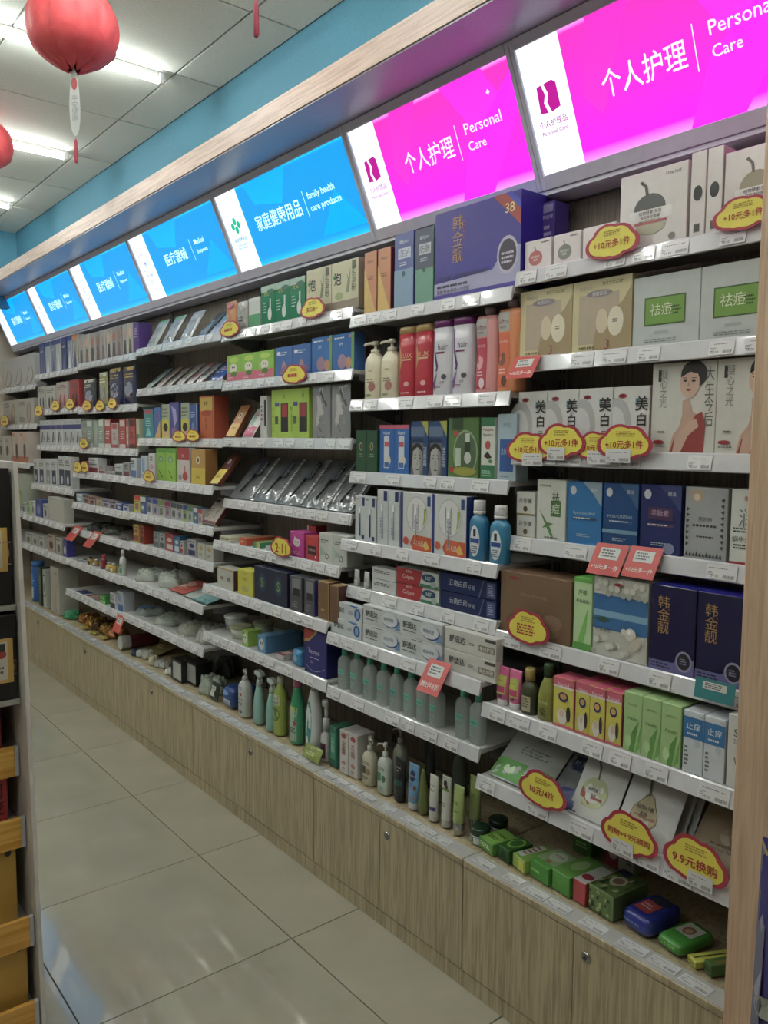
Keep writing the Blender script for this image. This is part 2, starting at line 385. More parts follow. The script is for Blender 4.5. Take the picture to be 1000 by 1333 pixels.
def sign(b):
    y0,y1=YB[b-1],YB[b]; L=y1-y0
    t=empty('light_box_sign',(1.697,y1,2.105),(0,0,0)); t.rotation_euler=(TILT,0,-math.pi/2)
    lab={1:'glowing pink light box reading Personal Care, nearest, cut by the right frame edge',2:'glowing pink light box reading Personal Care, second from the right',3:'glowing blue light box reading family health care products',
         4:'blue Medical Equipment light box beside the family health sign',5:'blue Medical Equipment light box, second left of the family health sign',6:'blue Medical Equipment light box, third left of the family health sign',7:'blue Medical Equipment light box at the far left end of the row'}[b]
    tag(t,lab,'sign','illuminated light box signs')
    H=SH_; f=MB()
    mx,mt,mb_=.014,.026,.036
    f.box(.0008,L-.0008,.004,.03,0,H,FRAMEM,.001)
    for a in ((.0008,mx,0,H),(L-mx,L-.0008,0,H),(mx,L-mx,0,mb_),(mx,L-mx,H-mt,H)): f.box(a[0],a[1],-.006,.004,a[2],a[3],FRAMEM,.0015)
    f.build('frame',t)
    W=L-2*mx; wf=.185; pk=b<3
    pm=MB(); pm.box(mx+W*wf,L-mx,.001,.0038,mb_,H-mt,PINK if pk else BLUE); pm.build('colour_panel',t)
    wp=MB(); wp.box(mx,mx+W*wf,.001,.0038,mb_,H-mt,WLIT); wp.build('white_panel',t)
    h=H-mt-mb_; T=PTXT if pk else BTXT
    def P(u,v): return (mx+u*W,.0006,mb_+v*h)
    art=MB()
    # translucent facets printed in the panel
    if pk:
        fc=E('#e3249f',1.0); art.add([P(.30,1),P(.47,1),P(.30,.30),P(.235,.48)],[(0,1,2,3)],E('#dc2cb0',1.2)); art.add([P(.62,1),P(.86,1),P(.95,.62),P(.78,.45)],[(0,1,2,3)],E('#e42cc6',1.2)); art.add([P(.60,.0),P(.70,.42),P(1,.9),P(1,.6),P(.78,.0)],[(0,1,2,3,4)],E('#f326e4',1.2))
    else:
        art.add([P(.25,1),P(.60,1),P(.50,.62),P(.30,.72)],[(0,1,2,3)],E('#0497e0',1.2)); art.add([P(.70,.1),P(.86,.55),P(1,.1)],[(0,1,2)],E('#038ed4',1.2))
    if art.f: art.build('facet',t)
    tx=MB()
    def put(s,u,v,hh,m,cap=None,left=False,sx=1.):
        vs,fs,wd=glyphs(s,.006); k=hh*h; k2=k*sx
        if cap and wd*k2>cap*W: k2=cap*W/wd
        ox=mx+u*W+(wd*k2/2 if left else 0)
        tx.add([(ox+x*k2,-.0002,mb_+v*h+y*k) for x,y in vs],fs,m)
    tx.add([(mx+.655*W-.0012,-.0002,mb_+.35*h),(mx+.655*W+.0012,-.0002,mb_+.35*h),(mx+.655*W+.0012,-.0002,mb_+.66*h),(mx+.655*W-.0012,-.0002,mb_+.66*h)],[(0,1,2,3)],T)
    if pk: put('个人护理',.47,.5,.20,T,.31); put('Personal',.705,.59,.095,T,.25,True); put('Care',.705,.44,.08,T,.2,True); put('✦',.87,.80,.05,T)
    elif b==3: put('家庭健康用品',.44,.5,.20,T,.36); put('family health',.68,.57,.10,T,.27,True); put('care products',.68,.43,.10,T,.28,True)
    else: put('医疗器械',.46,.5,.18,T,.27); put('Medical',.70,.59,.07,T,.2,True); put('Equipment',.70,.45,.07,T,.2,True)
    ic={True:E('#b0128c',.8),False:E('#1a9a86',.7)}[pk]; 
    if b>3: ic=E('#7f79c4',.8)
    cu=wf/2
    if pk:
        tx.add([(mx+(cu-.045)*W,-.0002,mb_+.47*h),(mx+(cu-.01)*W,-.0002,mb_+.46*h),(mx+(cu-.022)*W,-.0002,mb_+.54*h),(mx+(cu-.01)*W,-.0002,mb_+.60*h),(mx+(cu-.02)*W,-.0002,mb_+.68*h),(mx+(cu-.04)*W,-.0002,mb_+.67*h)],[(0,1,2,3,4,5)],ic)
        tx.add([(mx+(cu+.005)*W,-.0002,mb_+.46*h),(mx+(cu+.045)*W,-.0002,mb_+.48*h),(mx+(cu+.045)*W,-.0002,mb_+.66*h),(mx+(cu+.03)*W,-.0002,mb_+.69*h),(mx+(cu-.008)*W,-.0002,mb_+.68*h),(mx+(cu+.004)*W,-.0002,mb_+.60*h),(mx+(cu-.008)*W,-.0002,mb_+.54*h)],[(0,1,2,3,4,5,6)],ic)
        put('个人护理品',cu,.385,.055,ic,.14); put('Personal Care',cu,.315,.033,ic,.13)
    elif b==3:
        for dx,dz in ((0,.055),(0,-.055),(.026,0),(-.026,0)):
            pts=[(mx+(cu+dx)*W+.0125*math.cos(a*math.pi/6),-.0002,mb_+(.58+dz)*h+.0125*math.sin(a*math.pi/6)*1.2) for a in range(12)]; tx.add(pts,[list(range(12))],E('#1fb08a',.8))
        put('家庭健康用品',cu,.40,.05,E('#157a9a',.7),.15); put('Family Health\nCare Products',cu,.31,.07,E('#157a9a',.7),.13)
    else:
        for a in ((-.05,-.046,.46,.72),(.046,.05,.46,.72),(-.05,.05,.46,.467),(-.05,.05,.713,.72)): tx.add([(mx+(cu+a[0])*W,-.0002,mb_+a[2]*h),(mx+(cu+a[1])*W,-.0002,mb_+a[2]*h),(mx+(cu+a[1])*W,-.0002,mb_+a[3]*h),(mx+(cu+a[0])*W,-.0002,mb_+a[3]*h)],[(0,1,2,3)],ic)
        put('6',cu,.57,.13,ic,.06); put('医疗器械',cu,.38,.05,ic,.13); put('Medical\nEquipment',cu,.27,.07,ic,.11)
    tx.build('lettering',t)
for b in range(1,8): sign(b)
o=MB(); o.box(1.697,1.785,.72,6.60,2.092,2.104,FRAMEM); struct(o.build('trim_sign_base'))
# ---- ceiling tube lights ----
def tube(x0,x1,y,lab):
    t=empty('ceiling_tube_light',(0,y,CEIL)); tag(t,lab,'lamp','fluorescent tubes under the ceiling')
    MB().box(x0+.01,x1-.01,-.011,.011,-.0225,-.005,M('#e9e9e6',.4),.002).build('housing',t)
    m=MB(); m.pipe([(x0,0,-.034),(x1,0,-.034)],.012,E('#f8fcf6',TUBE_E),12); m.build('lamp_tube',t)
    c=MB(); 
    for x in (x0-.012,x1-.008): c.box(x,x+.02,-.013,.013,-.047,-.0055,M('#e9e9e6',.4),.002)
    c.build('end_cap',t)
tube(.19,1.39,3.15,'white tube lamp behind the near red lantern'); tube(.19,1.38,4.29,'white tube lamp beside the far red lantern at left edge'); tube(.19,1.40,5.42,'farthest white tube lamp, short bright end at the left frame edge')
for x0,y,l in ((-1.5,3.15,'unseen white ceiling tube added left of the frame, level with the near lantern'),(-1.5,4.29,'unseen white ceiling tube added left of the frame, level with the far lantern'),(-1.5,5.42,'unseen white ceiling tube added far left, near the end wall'),(.19,2.01,'unseen white ceiling tube added just above the top of the frame'),(.19,.88,'unseen white ceiling tube added overhead in front of the camera'),(.19,-.25,'unseen white ceiling tube added overhead behind the camera'),(-1.5,2.01,'unseen white ceiling tube added left of the camera, second nearest'),(-1.5,.88,'unseen white ceiling tube added left of the camera, nearest')):
    tube(x0,x0+1.2,y,l)  # unseen tubes added beyond the frame for more light, on the visible spacing
# =============================== product builders ===============================
# every builder returns a root object whose base is at z=0, front at y=0 facing -y, width along x
def K_box(w,h,d,des,c='#e8e8e4',side=None,top=None,rough=.38,**k):
    m=MB(); m.box(-w/2,w/2,0,d,0,h,M(c,rough),.0012)
    root=m.build('carton')
    s=MB()
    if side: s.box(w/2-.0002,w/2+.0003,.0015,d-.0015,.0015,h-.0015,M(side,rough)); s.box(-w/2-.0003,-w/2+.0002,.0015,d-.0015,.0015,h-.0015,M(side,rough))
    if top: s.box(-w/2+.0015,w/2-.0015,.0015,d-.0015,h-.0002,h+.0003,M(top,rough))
    if s.f: s.build('side_panel',root)
    attach(root,*decals(des,w,h)); 
    if k.get('tp'):       # art printed on the top face
        mb,tb=decals(k['tp'],w,d,lambda x,z,o:(x,z,h+.0004+o)); attach(root,mb,tb)
    if k.get('flap'):
        MB().box(-w*.2,w*.2,-.0004,.001,h-.001,h+.006,M(c,rough)).build('hang_tab',root)
    return root
def surf(prof,p,yc):
    zs=[q[2] for q in prof]
    def f(x,z,o=0):
        z=max(zs[0],min(zs[-1],z)); i=0
        while i<len(prof)-2 and z>prof[i+1][2]: i+=1
        a0,b0,z0=prof[i]; a1,b1,z1=prof[i+1]; t=0 if z1==z0 else (z-z0)/(z1-z0)
        a=a0+(a1-a0)*t; b=b0+(b1-b0)*t; x=max(-a*.999,min(a*.999,x))
        return (x,yc-b*(1-abs(x/a)**p)**(1/p)-o,z)
    return f
PF={'round':[(.94,0),(1,.015),(1,.66),(.97,.78),(.82,.87),(.47,.95),(.42,1)],
    'slope':[(.9,0),(1,.02),(1,.45),(.92,.62),(.74,.8),(.5,.92),(.42,1)],
    'flat':[(.94,0),(1,.02),(1,.5),(.985,.8),(.97,1)],'shoulder':[(.94,0),(1,.015),(1,.74),(.97,.83),(.82,.91),(.5,.96),(.42,1)],
    'oval':[(.85,0),(.97,.05),(1,.3),(.97,.6),(.85,.82),(.6,.95),(.35,1)],
    'waist':[(.88,0),(.97,.03),(.97,.25),(.86,.5),(.95,.75),(1,.93),(.9,1)],
    'drop':[(.7,0),(.97,.05),(1,.2),(.8,.55),(.45,.85),(.2,1)],
    'can':[(.96,0),(1,.01),(1,.98),(.95,1)]}
def K_bottle(w,h,d,des,c='#e8e8e4',cap='#ffffff',pf='round',p=2.4,capr=.42,caph=.14,body=.86,head=None,alpha=1,rough=.3,label='label',capn=None,coat=.2,capz=None,**k):
    d=min(d,k.get('dmax',d)); a=w/2; b=d/2; bh=h*body
    prof=[(a*r,b*(r if r>.6 else r*max(1,a/b*.9)),z*bh) for r,z in PF[pf]]
    prof=[(x,min(y,b),z) for x,y,z in prof]
    m=MB(); m.loft(prof,M(c,rough,0,alpha,0,None,coat) if alpha==1 else M(c,.06,0,alpha),p,24,b)
    root=m.build('bottle_body')
    mb,tb=decals(des,w,bh,surf(prof,p,b),True,.0005); attach(root,mb,tb)
    cm=M(cap,.3); q=MB(); r=a*capr; z=bh-.0005
    if head is None:
        q.loft([(r,r,z),(r,r,z+(h-bh)*.92),(r*.92,r*.92,h)],cm,2,18,b); q.build('cap',root)
        if k.get('ribs'):
            q=MB(); q.loft([(r*1.03,r*1.03,z+.001),(r*1.03,r*1.03,z+(h-bh)*.25)],cm,2,18,b); q.build('cap_ring',root)
    elif head=='flatcap':
        t=prof[-2]; q.loft([(a*.96,b*.96,z+.001),(a*.94,b*.94,h-.004),(a*.88,b*.88,h)],cm,p,24,b); q.build('cap',root)
    elif head=='pump':
        n=h-bh; q.loft([(r,r,z),(r,r,z+n*.34),(r*.6,r*.6,z+n*.38)],cm,2,16,b); q.build('pump_collar',root)
        q=MB(); q.loft([(r*.33,r*.33,z+n*.36),(r*.33,r*.33,z+n*.72)],cm,2,12,b); q.loft([(r*.75,r*.75,z+n*.7),(r*.8,r*.8,z+n*.93),(r*.6,r*.6,h)],cm,2,14,b)
        s=k.get('dir',-1); q.pipe([(0,b,z+n*.84),(s*a*.55,b-.004,z+n*.87),(s*a*.98,b-.010,z+n*.80),(s*a*1.04,b-.012,z+n*.68)],[r*.35,r*.32,r*.26,r*.22],cm,8); q.build('pump_head',root)
    elif head=='foam':
        n=h-bh; q.loft([(a*.62,a*.62,z),(a*.66,a*.66,z+n*.34),(a*.45,a*.45,z+n*.4)],cm,2,18,b); q.build('pump_collar',root)
        q=MB(); q.loft([(a*.34,a*.34,z+n*.38),(a*.34,a*.34,z+n*.8)],cm,2,14,b); q.loft([(a*.62,a*.5,z+n*.8),(a*.64,a*.52,z+n*.96),(a*.5,a*.4,h)],cm,2.6,16,b-.004); q.build('pump_head',root)
    elif head=='spray':
        n=h-bh; q.loft([(r,r,z),(r,r,z+n*.3),(r*.7,r*.7,z+n*.42)],cm,2,16,b); q.build('spray_collar',root)
        q=MB(); s=k.get('dir',1)
        q.loft([(r*.55,r*.5,z+n*.4),(r*.6,r*.55,z+n*.75)],cm,2,12,b)
        q.prism([(-a*.75*s,z+n*.72),(a*.5*s,z+n*.62),(a*1.2*s,z+n*.72),(a*1.3*s,z+n*.80),(a*.9*s,z+n*.97),(0,h),(-a*.7*s,h-n*.06)],b-.009,b+.009,cm); q.build('spray_head',root)
        q=MB(); q.pipe([(a*.75*s,b,z+n*.66),(a*.95*s,b,z+n*.45),(a*.8*s,b,z+n*.2)],[.004,.0035,.0025],cm,8); q.build('trigger',root)
    elif head=='knob':
        q.loft([(r*.7,r*.7,z),(r*.7,r*.7,z+(h-bh)*.3),(r,r,z+(h-bh)*.35),(r,r,h-(h-bh)*.1),(r*.8,r*.8,h)],cm,2,18,b); q.build('cap',root)
    if k.get('liquid'):
        col,lv=k['liquid']; q=MB(); q.loft([(x*.95,y*.95,zz+.002) for x,y,zz in prof if zz<bh*lv]+[(a*.9,b*.9,bh*lv)],M(col,.15,0,.75),p,20,b); q.build('liquid',root)
    return root
def K_tube(w,h,d,des,c='#e8e8e4',cap='#ffffff',caph=.16,capw=.8,metal=0,crimp=True,**k):
    a=w/2; b=min(d,w*.75)/2; z0=h*caph
    m=MB(); prof=[(a*capw*.96,b*.96,z0),(a*.92,b,z0+.004),(a*.95,b*.8,z0+(h-z0)*.4),(a*.99,b*.4,z0+(h-z0)*.8),(a,.0018,h-.006),(a,.0012,h)]
    m.loft(prof,M(c,.3,0,1,0,None,.2),2,24,b); root=m.build('tube_body')
    mb,tb=decals(des,w,h,surf(prof,2,b),True,.0006); attach(root,mb,tb)
    q=MB(); q.loft([(a*capw*.95,b*.95,0),(a*capw,b,.003),(a*capw,b,z0-.002),(a*capw*.97,b*.97,z0)],M(cap,.25,metal),2,22,b); q.build('cap',root)
    return root
def K_jar(w,h,d,des,c='#1f5a3a',cap='#17452c',lidh=.42,**k):
    a=w/2; m=MB(); m.loft([(a*.9,a*.9,0),(a*.97,a*.97,.004),(a*.97,a*.97,h*(1-lidh)-.001),(a*.85,a*.85,h*(1-lidh))],M(c,.25,0,1,0,None,.3),2,26,a); root=m.build('jar_body')
    prof=[(a*.97,a*.97,0),(a*.97,a*.97,h)]; mb,tb=decals(des,w,h*(1-lidh),surf(prof,2,a),True,.0006); attach(root,mb,tb)
    q=MB(); q.loft([(a,a,h*(1-lidh)),(a,a,h-.003),(a*.9,a*.9,h)],M(cap,.25,0,1,0,None,.3),2,26,a)
    q.build('lid',root); return root
def K_pouch(w,h,d,des,c='#cfd2d2',t=None,metal=0,rough=.22,seed=1,alpha=1,crink=.0018,**k):
    t=t or min(d,.014); r=random.Random(seed); ph=[r.uniform(0,6) for _ in range(6)]
    def th(x,z):
        u=abs(2*x/w); v=abs(2*z/h-1); e=max(0,1-u**5)*max(0,1-v**6)
        return e
    def wv(x,z): return crink*(math.sin(x*170+z*90+ph[0])+math.sin(z*210-x*60+ph[1])+.6*math.sin(x*330+ph[2]+z*140))
    def fr(x,z,o=0):
        e=th(x,z); return (x,t/2-(t/2)*e**.8-wv(x,z)*e*.7-o,z)
    m=MB(); mt=M(c,rough,metal,alpha)
    m.grid(lambda a,b:fr((a-.5)*w,b*h),12,12,mt)
    m.grid(lambda a,b:(lambda x,z:(x,t/2+.0006+(t/2)*th(x,z)**.8,z))((.5-a)*w,b*h),12,12,mt)
    root=m.build('sachet'); root.name=k.get('nm','sachet')
    mb,tb=decals(des,w,h,fr,True,.0008); attach(root,mb,tb)
    return root
def K_soft(w,h,d,des,c='#2a55a8',p=3.5,rough=.25,**k):          # wrapped soft pack (wipes, pads, tissues)
    m=MB(); n=7; prof=[]
    for i in range(n+1):
        t=i/n; s=(1-abs(2*t-1)**2.6)**.4 if 0<t<1 else 0.
        prof.append((w/2*(.76+.24*s),d/2*(.78+.22*s),h*t))
    m.loft(prof,M(c,rough,0,1,0,None,.3),p+2,32,d/2)
    root=m.build('wrapper'); mb,tb=decals(des,w,h,surf(prof,p+2,d/2),True,.0008); attach(root,mb,tb)
    if k.get('tp'):
        mb,tb=decals(k['tp'],w*.74,d*.76,lambda x,z,o:(x,z+d*.12,h+.0006+o)); attach(root,mb,tb)
    return root
def K_tub(w,h,d,des,c='#dedfda',lid='#e6e7e0',**k):
    a=w/2; m=MB(); m.loft([(a*.84,a*.84,0),(a*.93,a*.93,h*.85)],M(c,.35),2,28,a); root=m.build('tub_body')
    mb,tb=decals(des,w,h*.85,surf([(a*.84,a*.84,0),(a*.93,a*.93,h*.85)],2,a),True,.0006); attach(root,mb,tb)
    q=MB(); q.loft([(a,a,h*.83),(a,a,h*.97),(a*.95,a*.95,h),(a*.86,a*.86,h*.985)],M(lid,.3),2,28,a); q.build('lid',root); return root
def K_lump(w,h,d,des,c='#b9bdb4',alpha=1.,seed=3,rough=.25,amp=.2,metal=0,**k):   # crumpled bag lying on the shelf
    r=random.Random(seed); ph=[r.uniform(0,6.28) for _ in range(9)]; m=MB(); nu,nv=40,20; vs=[]
    for j in range(nv+1):
        v=j/nv; el=(v)*math.pi/2
        for i in range(nu):
            a=2*math.pi*i/nu; q=1+amp*(.45*math.sin(3*a+ph[0]+2*v)+.4*math.sin(7*a+ph[1])+.35*math.sin(11*a+5*v+ph[2]))
            rr=math.cos(el)**.55; hz=math.sin(el)**.8*(1+amp*.9*math.sin(5*a+ph[3])*rr+amp*.5*math.sin(9*v*3+ph[4]+2*a)*rr)
            hz*=1+.10*math.sin(13*a+ph[5]+4*v)*math.sin(11*v+ph[6])+.07*abs(math.sin(9*a-17*v+ph[7]))-.05*abs(math.sin(21*v+6*a+ph[8])); hz=max(0,min(1.1,hz))
            vs.append((w/2*rr*math.cos(a)*min(1,q*.9),d/2+d/2*rr*math.sin(a)*min(1,q*.9),h*max(0,hz)*.9))
    fs=[(j*nu+i,j*nu+(i+1)%nu,(j+1)*nu+(i+1)%nu,(j+1)*nu+i) for j in range(nv) for i in range(nu)]+[list(range(nu))[::-1]]
    m.add(vs,fs,M(c,rough,metal,alpha),True); root=m.build('wrapper')
    top=MB()
    if k.get('tie'):
        top.loft([(w*.05,w*.05,h*.85),(w*.03,w*.03,h*1.02),(w*.09,w*.07,h*1.15)],M(c,rough,0,alpha),2,8,d/2); top.build('gathered_neck',root)
    if k.get('card'):
        cc=k['card']; top=MB(); top.box(-w*.25,w*.2,d*.15,d*.5,h*.93,h*.95,M(cc)); top.build('printed_card',root)
    return root
def K_roll(w,h,d,des,c='#e2e2dc',c2='#6b1f24',**k):              # cylinder lying into the shelf, end facing out
    m=MB(); n=24; r=h/2
    def ring(y,rr): return [(rr*math.cos(2*math.pi*i/n),y,r+rr*math.sin(2*math.pi*i/n)) for i in range(n)]
    L=k.get('L',.2); seg=[(0,r*.9,c),(.002,r,c),(L*.25,r,c),(L*.25,r*1.0,c2),(L,r,c2)]
    for a,b in zip(seg,seg[1:]):
        m.add(ring(a[0],a[1])+ring(b[0],b[1]),[(i,(i+1)%n,(i+1)%n+n,i+n) for i in range(n)],M(b[2]),True)
    m.add(ring(0,r*.9),[list(range(n))],M(c)); m.add(ring(L,r),[list(range(n))[::-1]],M(c2)); root=m.build('roll_body')
    q=MB(); vs,fs,wd=glyphs('茶禅'); q.add([(r*math.sin(0)+ -r*1.005*math.cos(math.pi/4+z*.9),L*.35+(x+.9)*.022,r+r*1.005*math.sin(math.pi/4+z*.9)) for x,z in vs],fs,M('#e8e0d0')); q.build('lettering',root)
    return root
def K_brush(w,h,d,des,c='#e6e8e8',bc='#2a62b8',**k):             # boxed toothbrush behind a window
    root=K_box(w,h,d,des,c,**{q:k[q] for q in k if q in('side','top')})
    b=MB(); b.pipe([(0,-.0015,h*.12),(0,-.0015,h*.5),(0,-.0015,h*.62)],[.0022,.0022,.0014],M(bc,.3),6); b.box(-.004,.004,-.0032,-.0006,h*.62,h*.74,M('#f1f4f4',.4)); b.build('toothbrush',root)
    return root
def K_cyl(w,h,d,des,c='#1565b5',cap='#1c74c8',**k):
    return K_bottle(w,h,d,des,c,cap,'can',2,.96,body=.86,dmax=w,**k)
def K_combbag(w,h,d,des,**k):                                   # glossy clear bag around a grey comb card
    root=K_pouch(w,h,d,[],c='#777a7e',t=.014,rough=.12,seed=k.get('seed',1),crink=.0045,nm='plastic_bag')
    q=MB(); q.box(w*.36,w*.44,-.001,.001,h*.04,h*.96,M('#dcdcde',.4)); 
    q.build('card_edge',root); q=MB()
    for i in range(22): q.box(w*.37,w*.43,-.0016,-.0009,h*(.06+i*.04),h*(.075+i*.04),M('#3a3b3e',.4))
    q.build('edge_marks',root)
    c=MB(); r=k.get('seed',1)
    c.pipe([(-w*.05,-.009,h*.12),(0,-.010,h*.35),(w*.06,-.010,h*.52)],[.0035,.005,.006],M('#2a2b30',.25),8)
    c.box(w*.0,w*.16,-.013,-.007,h*.52,h*.88,M('#4b5468',.3),.002); c.build('comb',root)
    c=MB(); 
    for i in range(9): c.box(w*.16,w*.22,-.011,-.009,h*(.54+i*.035),h*(.552+i*.035),M('#c8c8cc',.3))
    c.build('comb_teeth',root)
    return root
KD=dict(box=K_box,bottle=K_bottle,tube=K_tube,jar=K_jar,pouch=K_pouch,soft=K_soft,tub=K_tub,lump=K_lump,roll=K_roll,brush=K_brush,cyl=K_cyl,combbag=K_combbag)
ORD=['first','second','third','fourth','fifth','sixth','seventh','eighth','ninth','tenth','eleventh','twelfth']
SHN=['top shelf','shelf two','shelf three','shelf four','shelf five','shelf six','shelf seven','shelf eight']
LOG=[]
def P(b,s,x0,x1,yt,kind,name,desc,des=(),cat=None,n=1,stack=1,d=.07,lean=0,back=0.,h=None,w=None,gap=.0015,yaw=0,jit=1,lay=False,z0=0.,group=None,**k):
    """place a run of n equal things on shelf s (0-based; -1 = cabinet top) of bay b.
    x0,x1: the sight lines of its left and right front corners; yt: sight line of its top edge"""
    z,xf=SH[b][s]; plinth=(s==-1 or s==len(SH[b])-1); X=xf+.012+back; d=min(d,BACKX-.014-X) if not lean else d
    Ya=Yat(x0,X,z); Yb_=Yat(x1,X,z); Ya,Yb_=max(Ya,Yb_),min(Ya,Yb_)
    W=(Ya-Yb_)/n-gap; zb=z+.0005+z0
    if h is None:
        xm=x0+(x1-x0)/n/2; H=Zat(yt,X,Yat(xm,X,z))-zb
        if lean: H/=math.cos(math.radians(lean))
        H/=stack
    else: H=h
    if w: W=w
    if lean: zb+=(k.get('t') or min(d,.014) if kind in('pouch','combbag') else d)*math.sin(math.radians(lean))
    root=KD[kind](W,H-.001,d,list(des),**k); root.name=name; rn=name
    # parts keep plain names
    words=('the '+BN[b]).replace('the ','')
    where=('cabinet top' if plinth else SHN[s])+', '+words
    for i in range(n):
        for j in range(stack):
            o=root if (i==0 and j==0) else copy_tree(root)
            yy=Ya-(i+.5)*(Ya-Yb_)/n; 
            o.location=(X+(random.uniform(0,.004) if jit and not lean else 0),yy,zb+j*H)
            ry=math.radians(yaw)+(random.uniform(-.005,.005) if jit and d<.1 and not lean else 0)
            o.rotation_mode='XYZ'
            o.rotation_euler=(-math.radians(lean),0,-math.pi/2+ry)
            lab=desc
            if stack>1: lab=('upper ' if j==stack-1 else 'lower ' if j==0 else 'middle ')+lab
            if n>1: lab+=', '+('leftmost' if i==0 else 'rightmost' if i==n-1 else ORD[i]+' from left')
            lab+=', '+where
            o['label']=lab; o['category']=cat or {'box':'box','bottle':'bottle','tube':'tube','jar':'jar','pouch':'packet','soft':'pack','tub':'tub','lump':'bag','roll':'roll','brush':'box','cyl':'canister','combbag':'packet'}[kind]
            if n*stack>1 or group: o['group']=group or (desc.split(' with ')[0]+' row, '+where)
            LOG.append((lab,o.name))
    return root
# cloud shaped offer signs and red price cards clipped on the rails
def cloud_pts(sx,sz,g=0):
    cs=[(-.27,-.06,.23),(-.09,.09,.27),(.14,.07,.25),(.29,-.06,.21),(.06,-.12,.23),(-.13,-.12,.21)]; pts=[]
    for i in range(48):
        a=2*math.pi*i/48; dx,dz=math.cos(a),math.sin(a); best=0
        for cx,cz,r in cs:
            t=cx*dx+cz*dz; q=r*r-(cx*cx+cz*cz-t*t)
            if q>0: best=max(best,t+math.sqrt(q))
        best=best+g; pts.append((best*dx*sx,best*dz*sz))
    return pts
def CLOUD(b,s,cx,cy,wp,hp,text,lab,small=True,tsz=.25,lines=True,dx=0.,pl=0):
    z,xf=SH[b][s]; X=xf-.016-dx; Y0=Yat(cx-wp/2,X,z); Y1=Yat(cx+wp/2,X,z); W=Y0-Y1; Yc=(Y0+Y1)/2
    Zc=Zat(cy,X,Yc); H=Zat(cy-hp/2,X,Yc)-Zat(cy+hp/2,X,Yc)
    t=empty('cloud_offer_sign',(X,Yc,Zc),(0,0,-math.pi/2))
    tag(t,lab,'sign','yellow cloud offer signs')
    m=MB(); m.prism(cloud_pts(W,H/.72,.035)[::1],0,.0012,M('#b3223f',.4)); m.build('red_border',t)
    m=MB(); m.prism([(x*.9,y*.9) for x,y in cloud_pts(W,H/.72,.01)],-.0006,0,M('#ecdf1e',.4)); m.build('yellow_face',t)
    ops=[('T',text,.5,.44,tsz,'#b8241f',.78)]
    if not text: ops=[('l',.24,.24,.80,.60,4 if tsz>.4 else 1,'#b8241f')]
    if lines: ops+=[('l',.34,.66,.70,.84,3,'#b08d1a')]
    mb,tb=decals(ops,W,H,lambda x,z_,o:(x,-.0008-o,z_-H/2)); attach(t,mb,tb)
    MB().box(-.006,.006,.0013,.0035,-H*.42,-H*.1,CLEAR).build('clip',t)
    if pl: inst(LB[pl%3],'price_label',t,(W*.1*(1 if pl%2 else -1),-.0022,-H*.40))
    return t
def CARD(b,s,cx,cy,wp,hp,text,lab,lean=32,c='#c8372f',nm='red_price_card'):
    z,xf=SH[b][s]; X=xf-.022; Y0=Yat(cx-wp/2,X,z); Y1=Yat(cx+wp/2,X,z); W=(Y0-Y1); Yc=(Y0+Y1)/2
    Zc=Zat(cy,X,Yc); H=(Zat(cy-hp/2,X,Yc)-Zat(cy+hp/2,X,Yc))/math.cos(math.radians(lean))
    t=empty(nm,(X-.004,Yc,Zc),(0,0,0)); t.rotation_euler=(-math.radians(lean),0,-math.pi/2); tag(t,lab,'card','red price cards' if nm[0]=='r' else None)
    MB().box(-W/2,W/2,0,.001,-H/2,H/2,M(c,.35),.0004).build('card',t)
    mb,tb=decals([('r',.2,.5,.8,.86,'#cfd2cc'),('l',.26,.55,.74,.82,3,'#4a4c50'),('T',text,.5,.24,.18,'#f3e9e0',.84)],W,H,lambda x,z_,o:(x,-.0002-o,z_-H/2)); attach(t,mb,tb)
    MB().box(-.008,.008,.0012,.006,H*.2,H*.46,CLEAR).build('clip',t)
# =============================== stock, bay by bay ===============================
def txt(*a): return ('t',)+a
W_='#dddcd6'; GR='#5a5a58'; K='#2a2a2c'
# ---------- bay 1 (right pink sign) ----------
def leaf(cf,cs='#7a7a6a'): return [('e',.46,.50,.24,.20,cf),('r',.16,.36,.80,.50,'#efece8'),('t','植物酵素·多效',.47,.46,.05,K,.6),('t','温和净化面膜',.47,.40,.045,K,.55),('p',[(.40,.68),(.44,.67),(.42,.80),(.34,.88),(.30,.86),(.38,.79)],cs),('e',.48,.27,.22,.10,'#b9b79a'),('r',.24,.31,.72,.345,'#b35a60'),('t','One leaf',.80,.90,.045,GR,.3),('e',.80,.10,.05,.045,'#8a8a80')]
sm=lambda c:[('e',.42,.42,.26,.24,c),('t','植物酵素',.42,.46,.08,'#efece8',.5),('t','面膜',.42,.36,.08,'#efece8',.3),('p',[(.40,.62),(.44,.62),(.42,.76),(.34,.82),(.38,.74)],c),('l',.62,.84,.92,.92,1,GR)]
P(1,0,682,717,311,'box','mask_box','small white mask box with red fruit',sm('#c0605c'),d=.05,c='#e6dcda',rough=.25)
P(1,0,719,755,302,'box','mask_box','small white mask box with grey fruit',sm('#85857a'),d=.05,c='#e6dcda',rough=.25)
P(1,0,757,800,292,'box','mask_box','small white mask box with dark fruit',sm('#4b4348'),d=.05,c='#e6dcda',rough=.25)
P(1,0,805,893,219,'box','mask_box','large white mask box with black stalked fruit',leaf('#5a5c5c','#54544e'),d=.09,c='#e6e0dc',rough=.22)
sp=[('e',.5,.52,.30,.09,'#2e2e2e'),('r',.3,.07,.7,.17,'#8a8680'),('b',.32,.08,.68,.16)]
P(1,0,896,938,196,'box','mask_box','narrow white mask box turned spine outward',sp,n=2,d=.11,c='#e6e0dc',rough=.22)
P(1,0,940,1034,186,'box','mask_box','large white mask box with pale stalked fruit',leaf('#a59c80','#7c766a'),d=.09,c='#e2dad6',rough=.22)
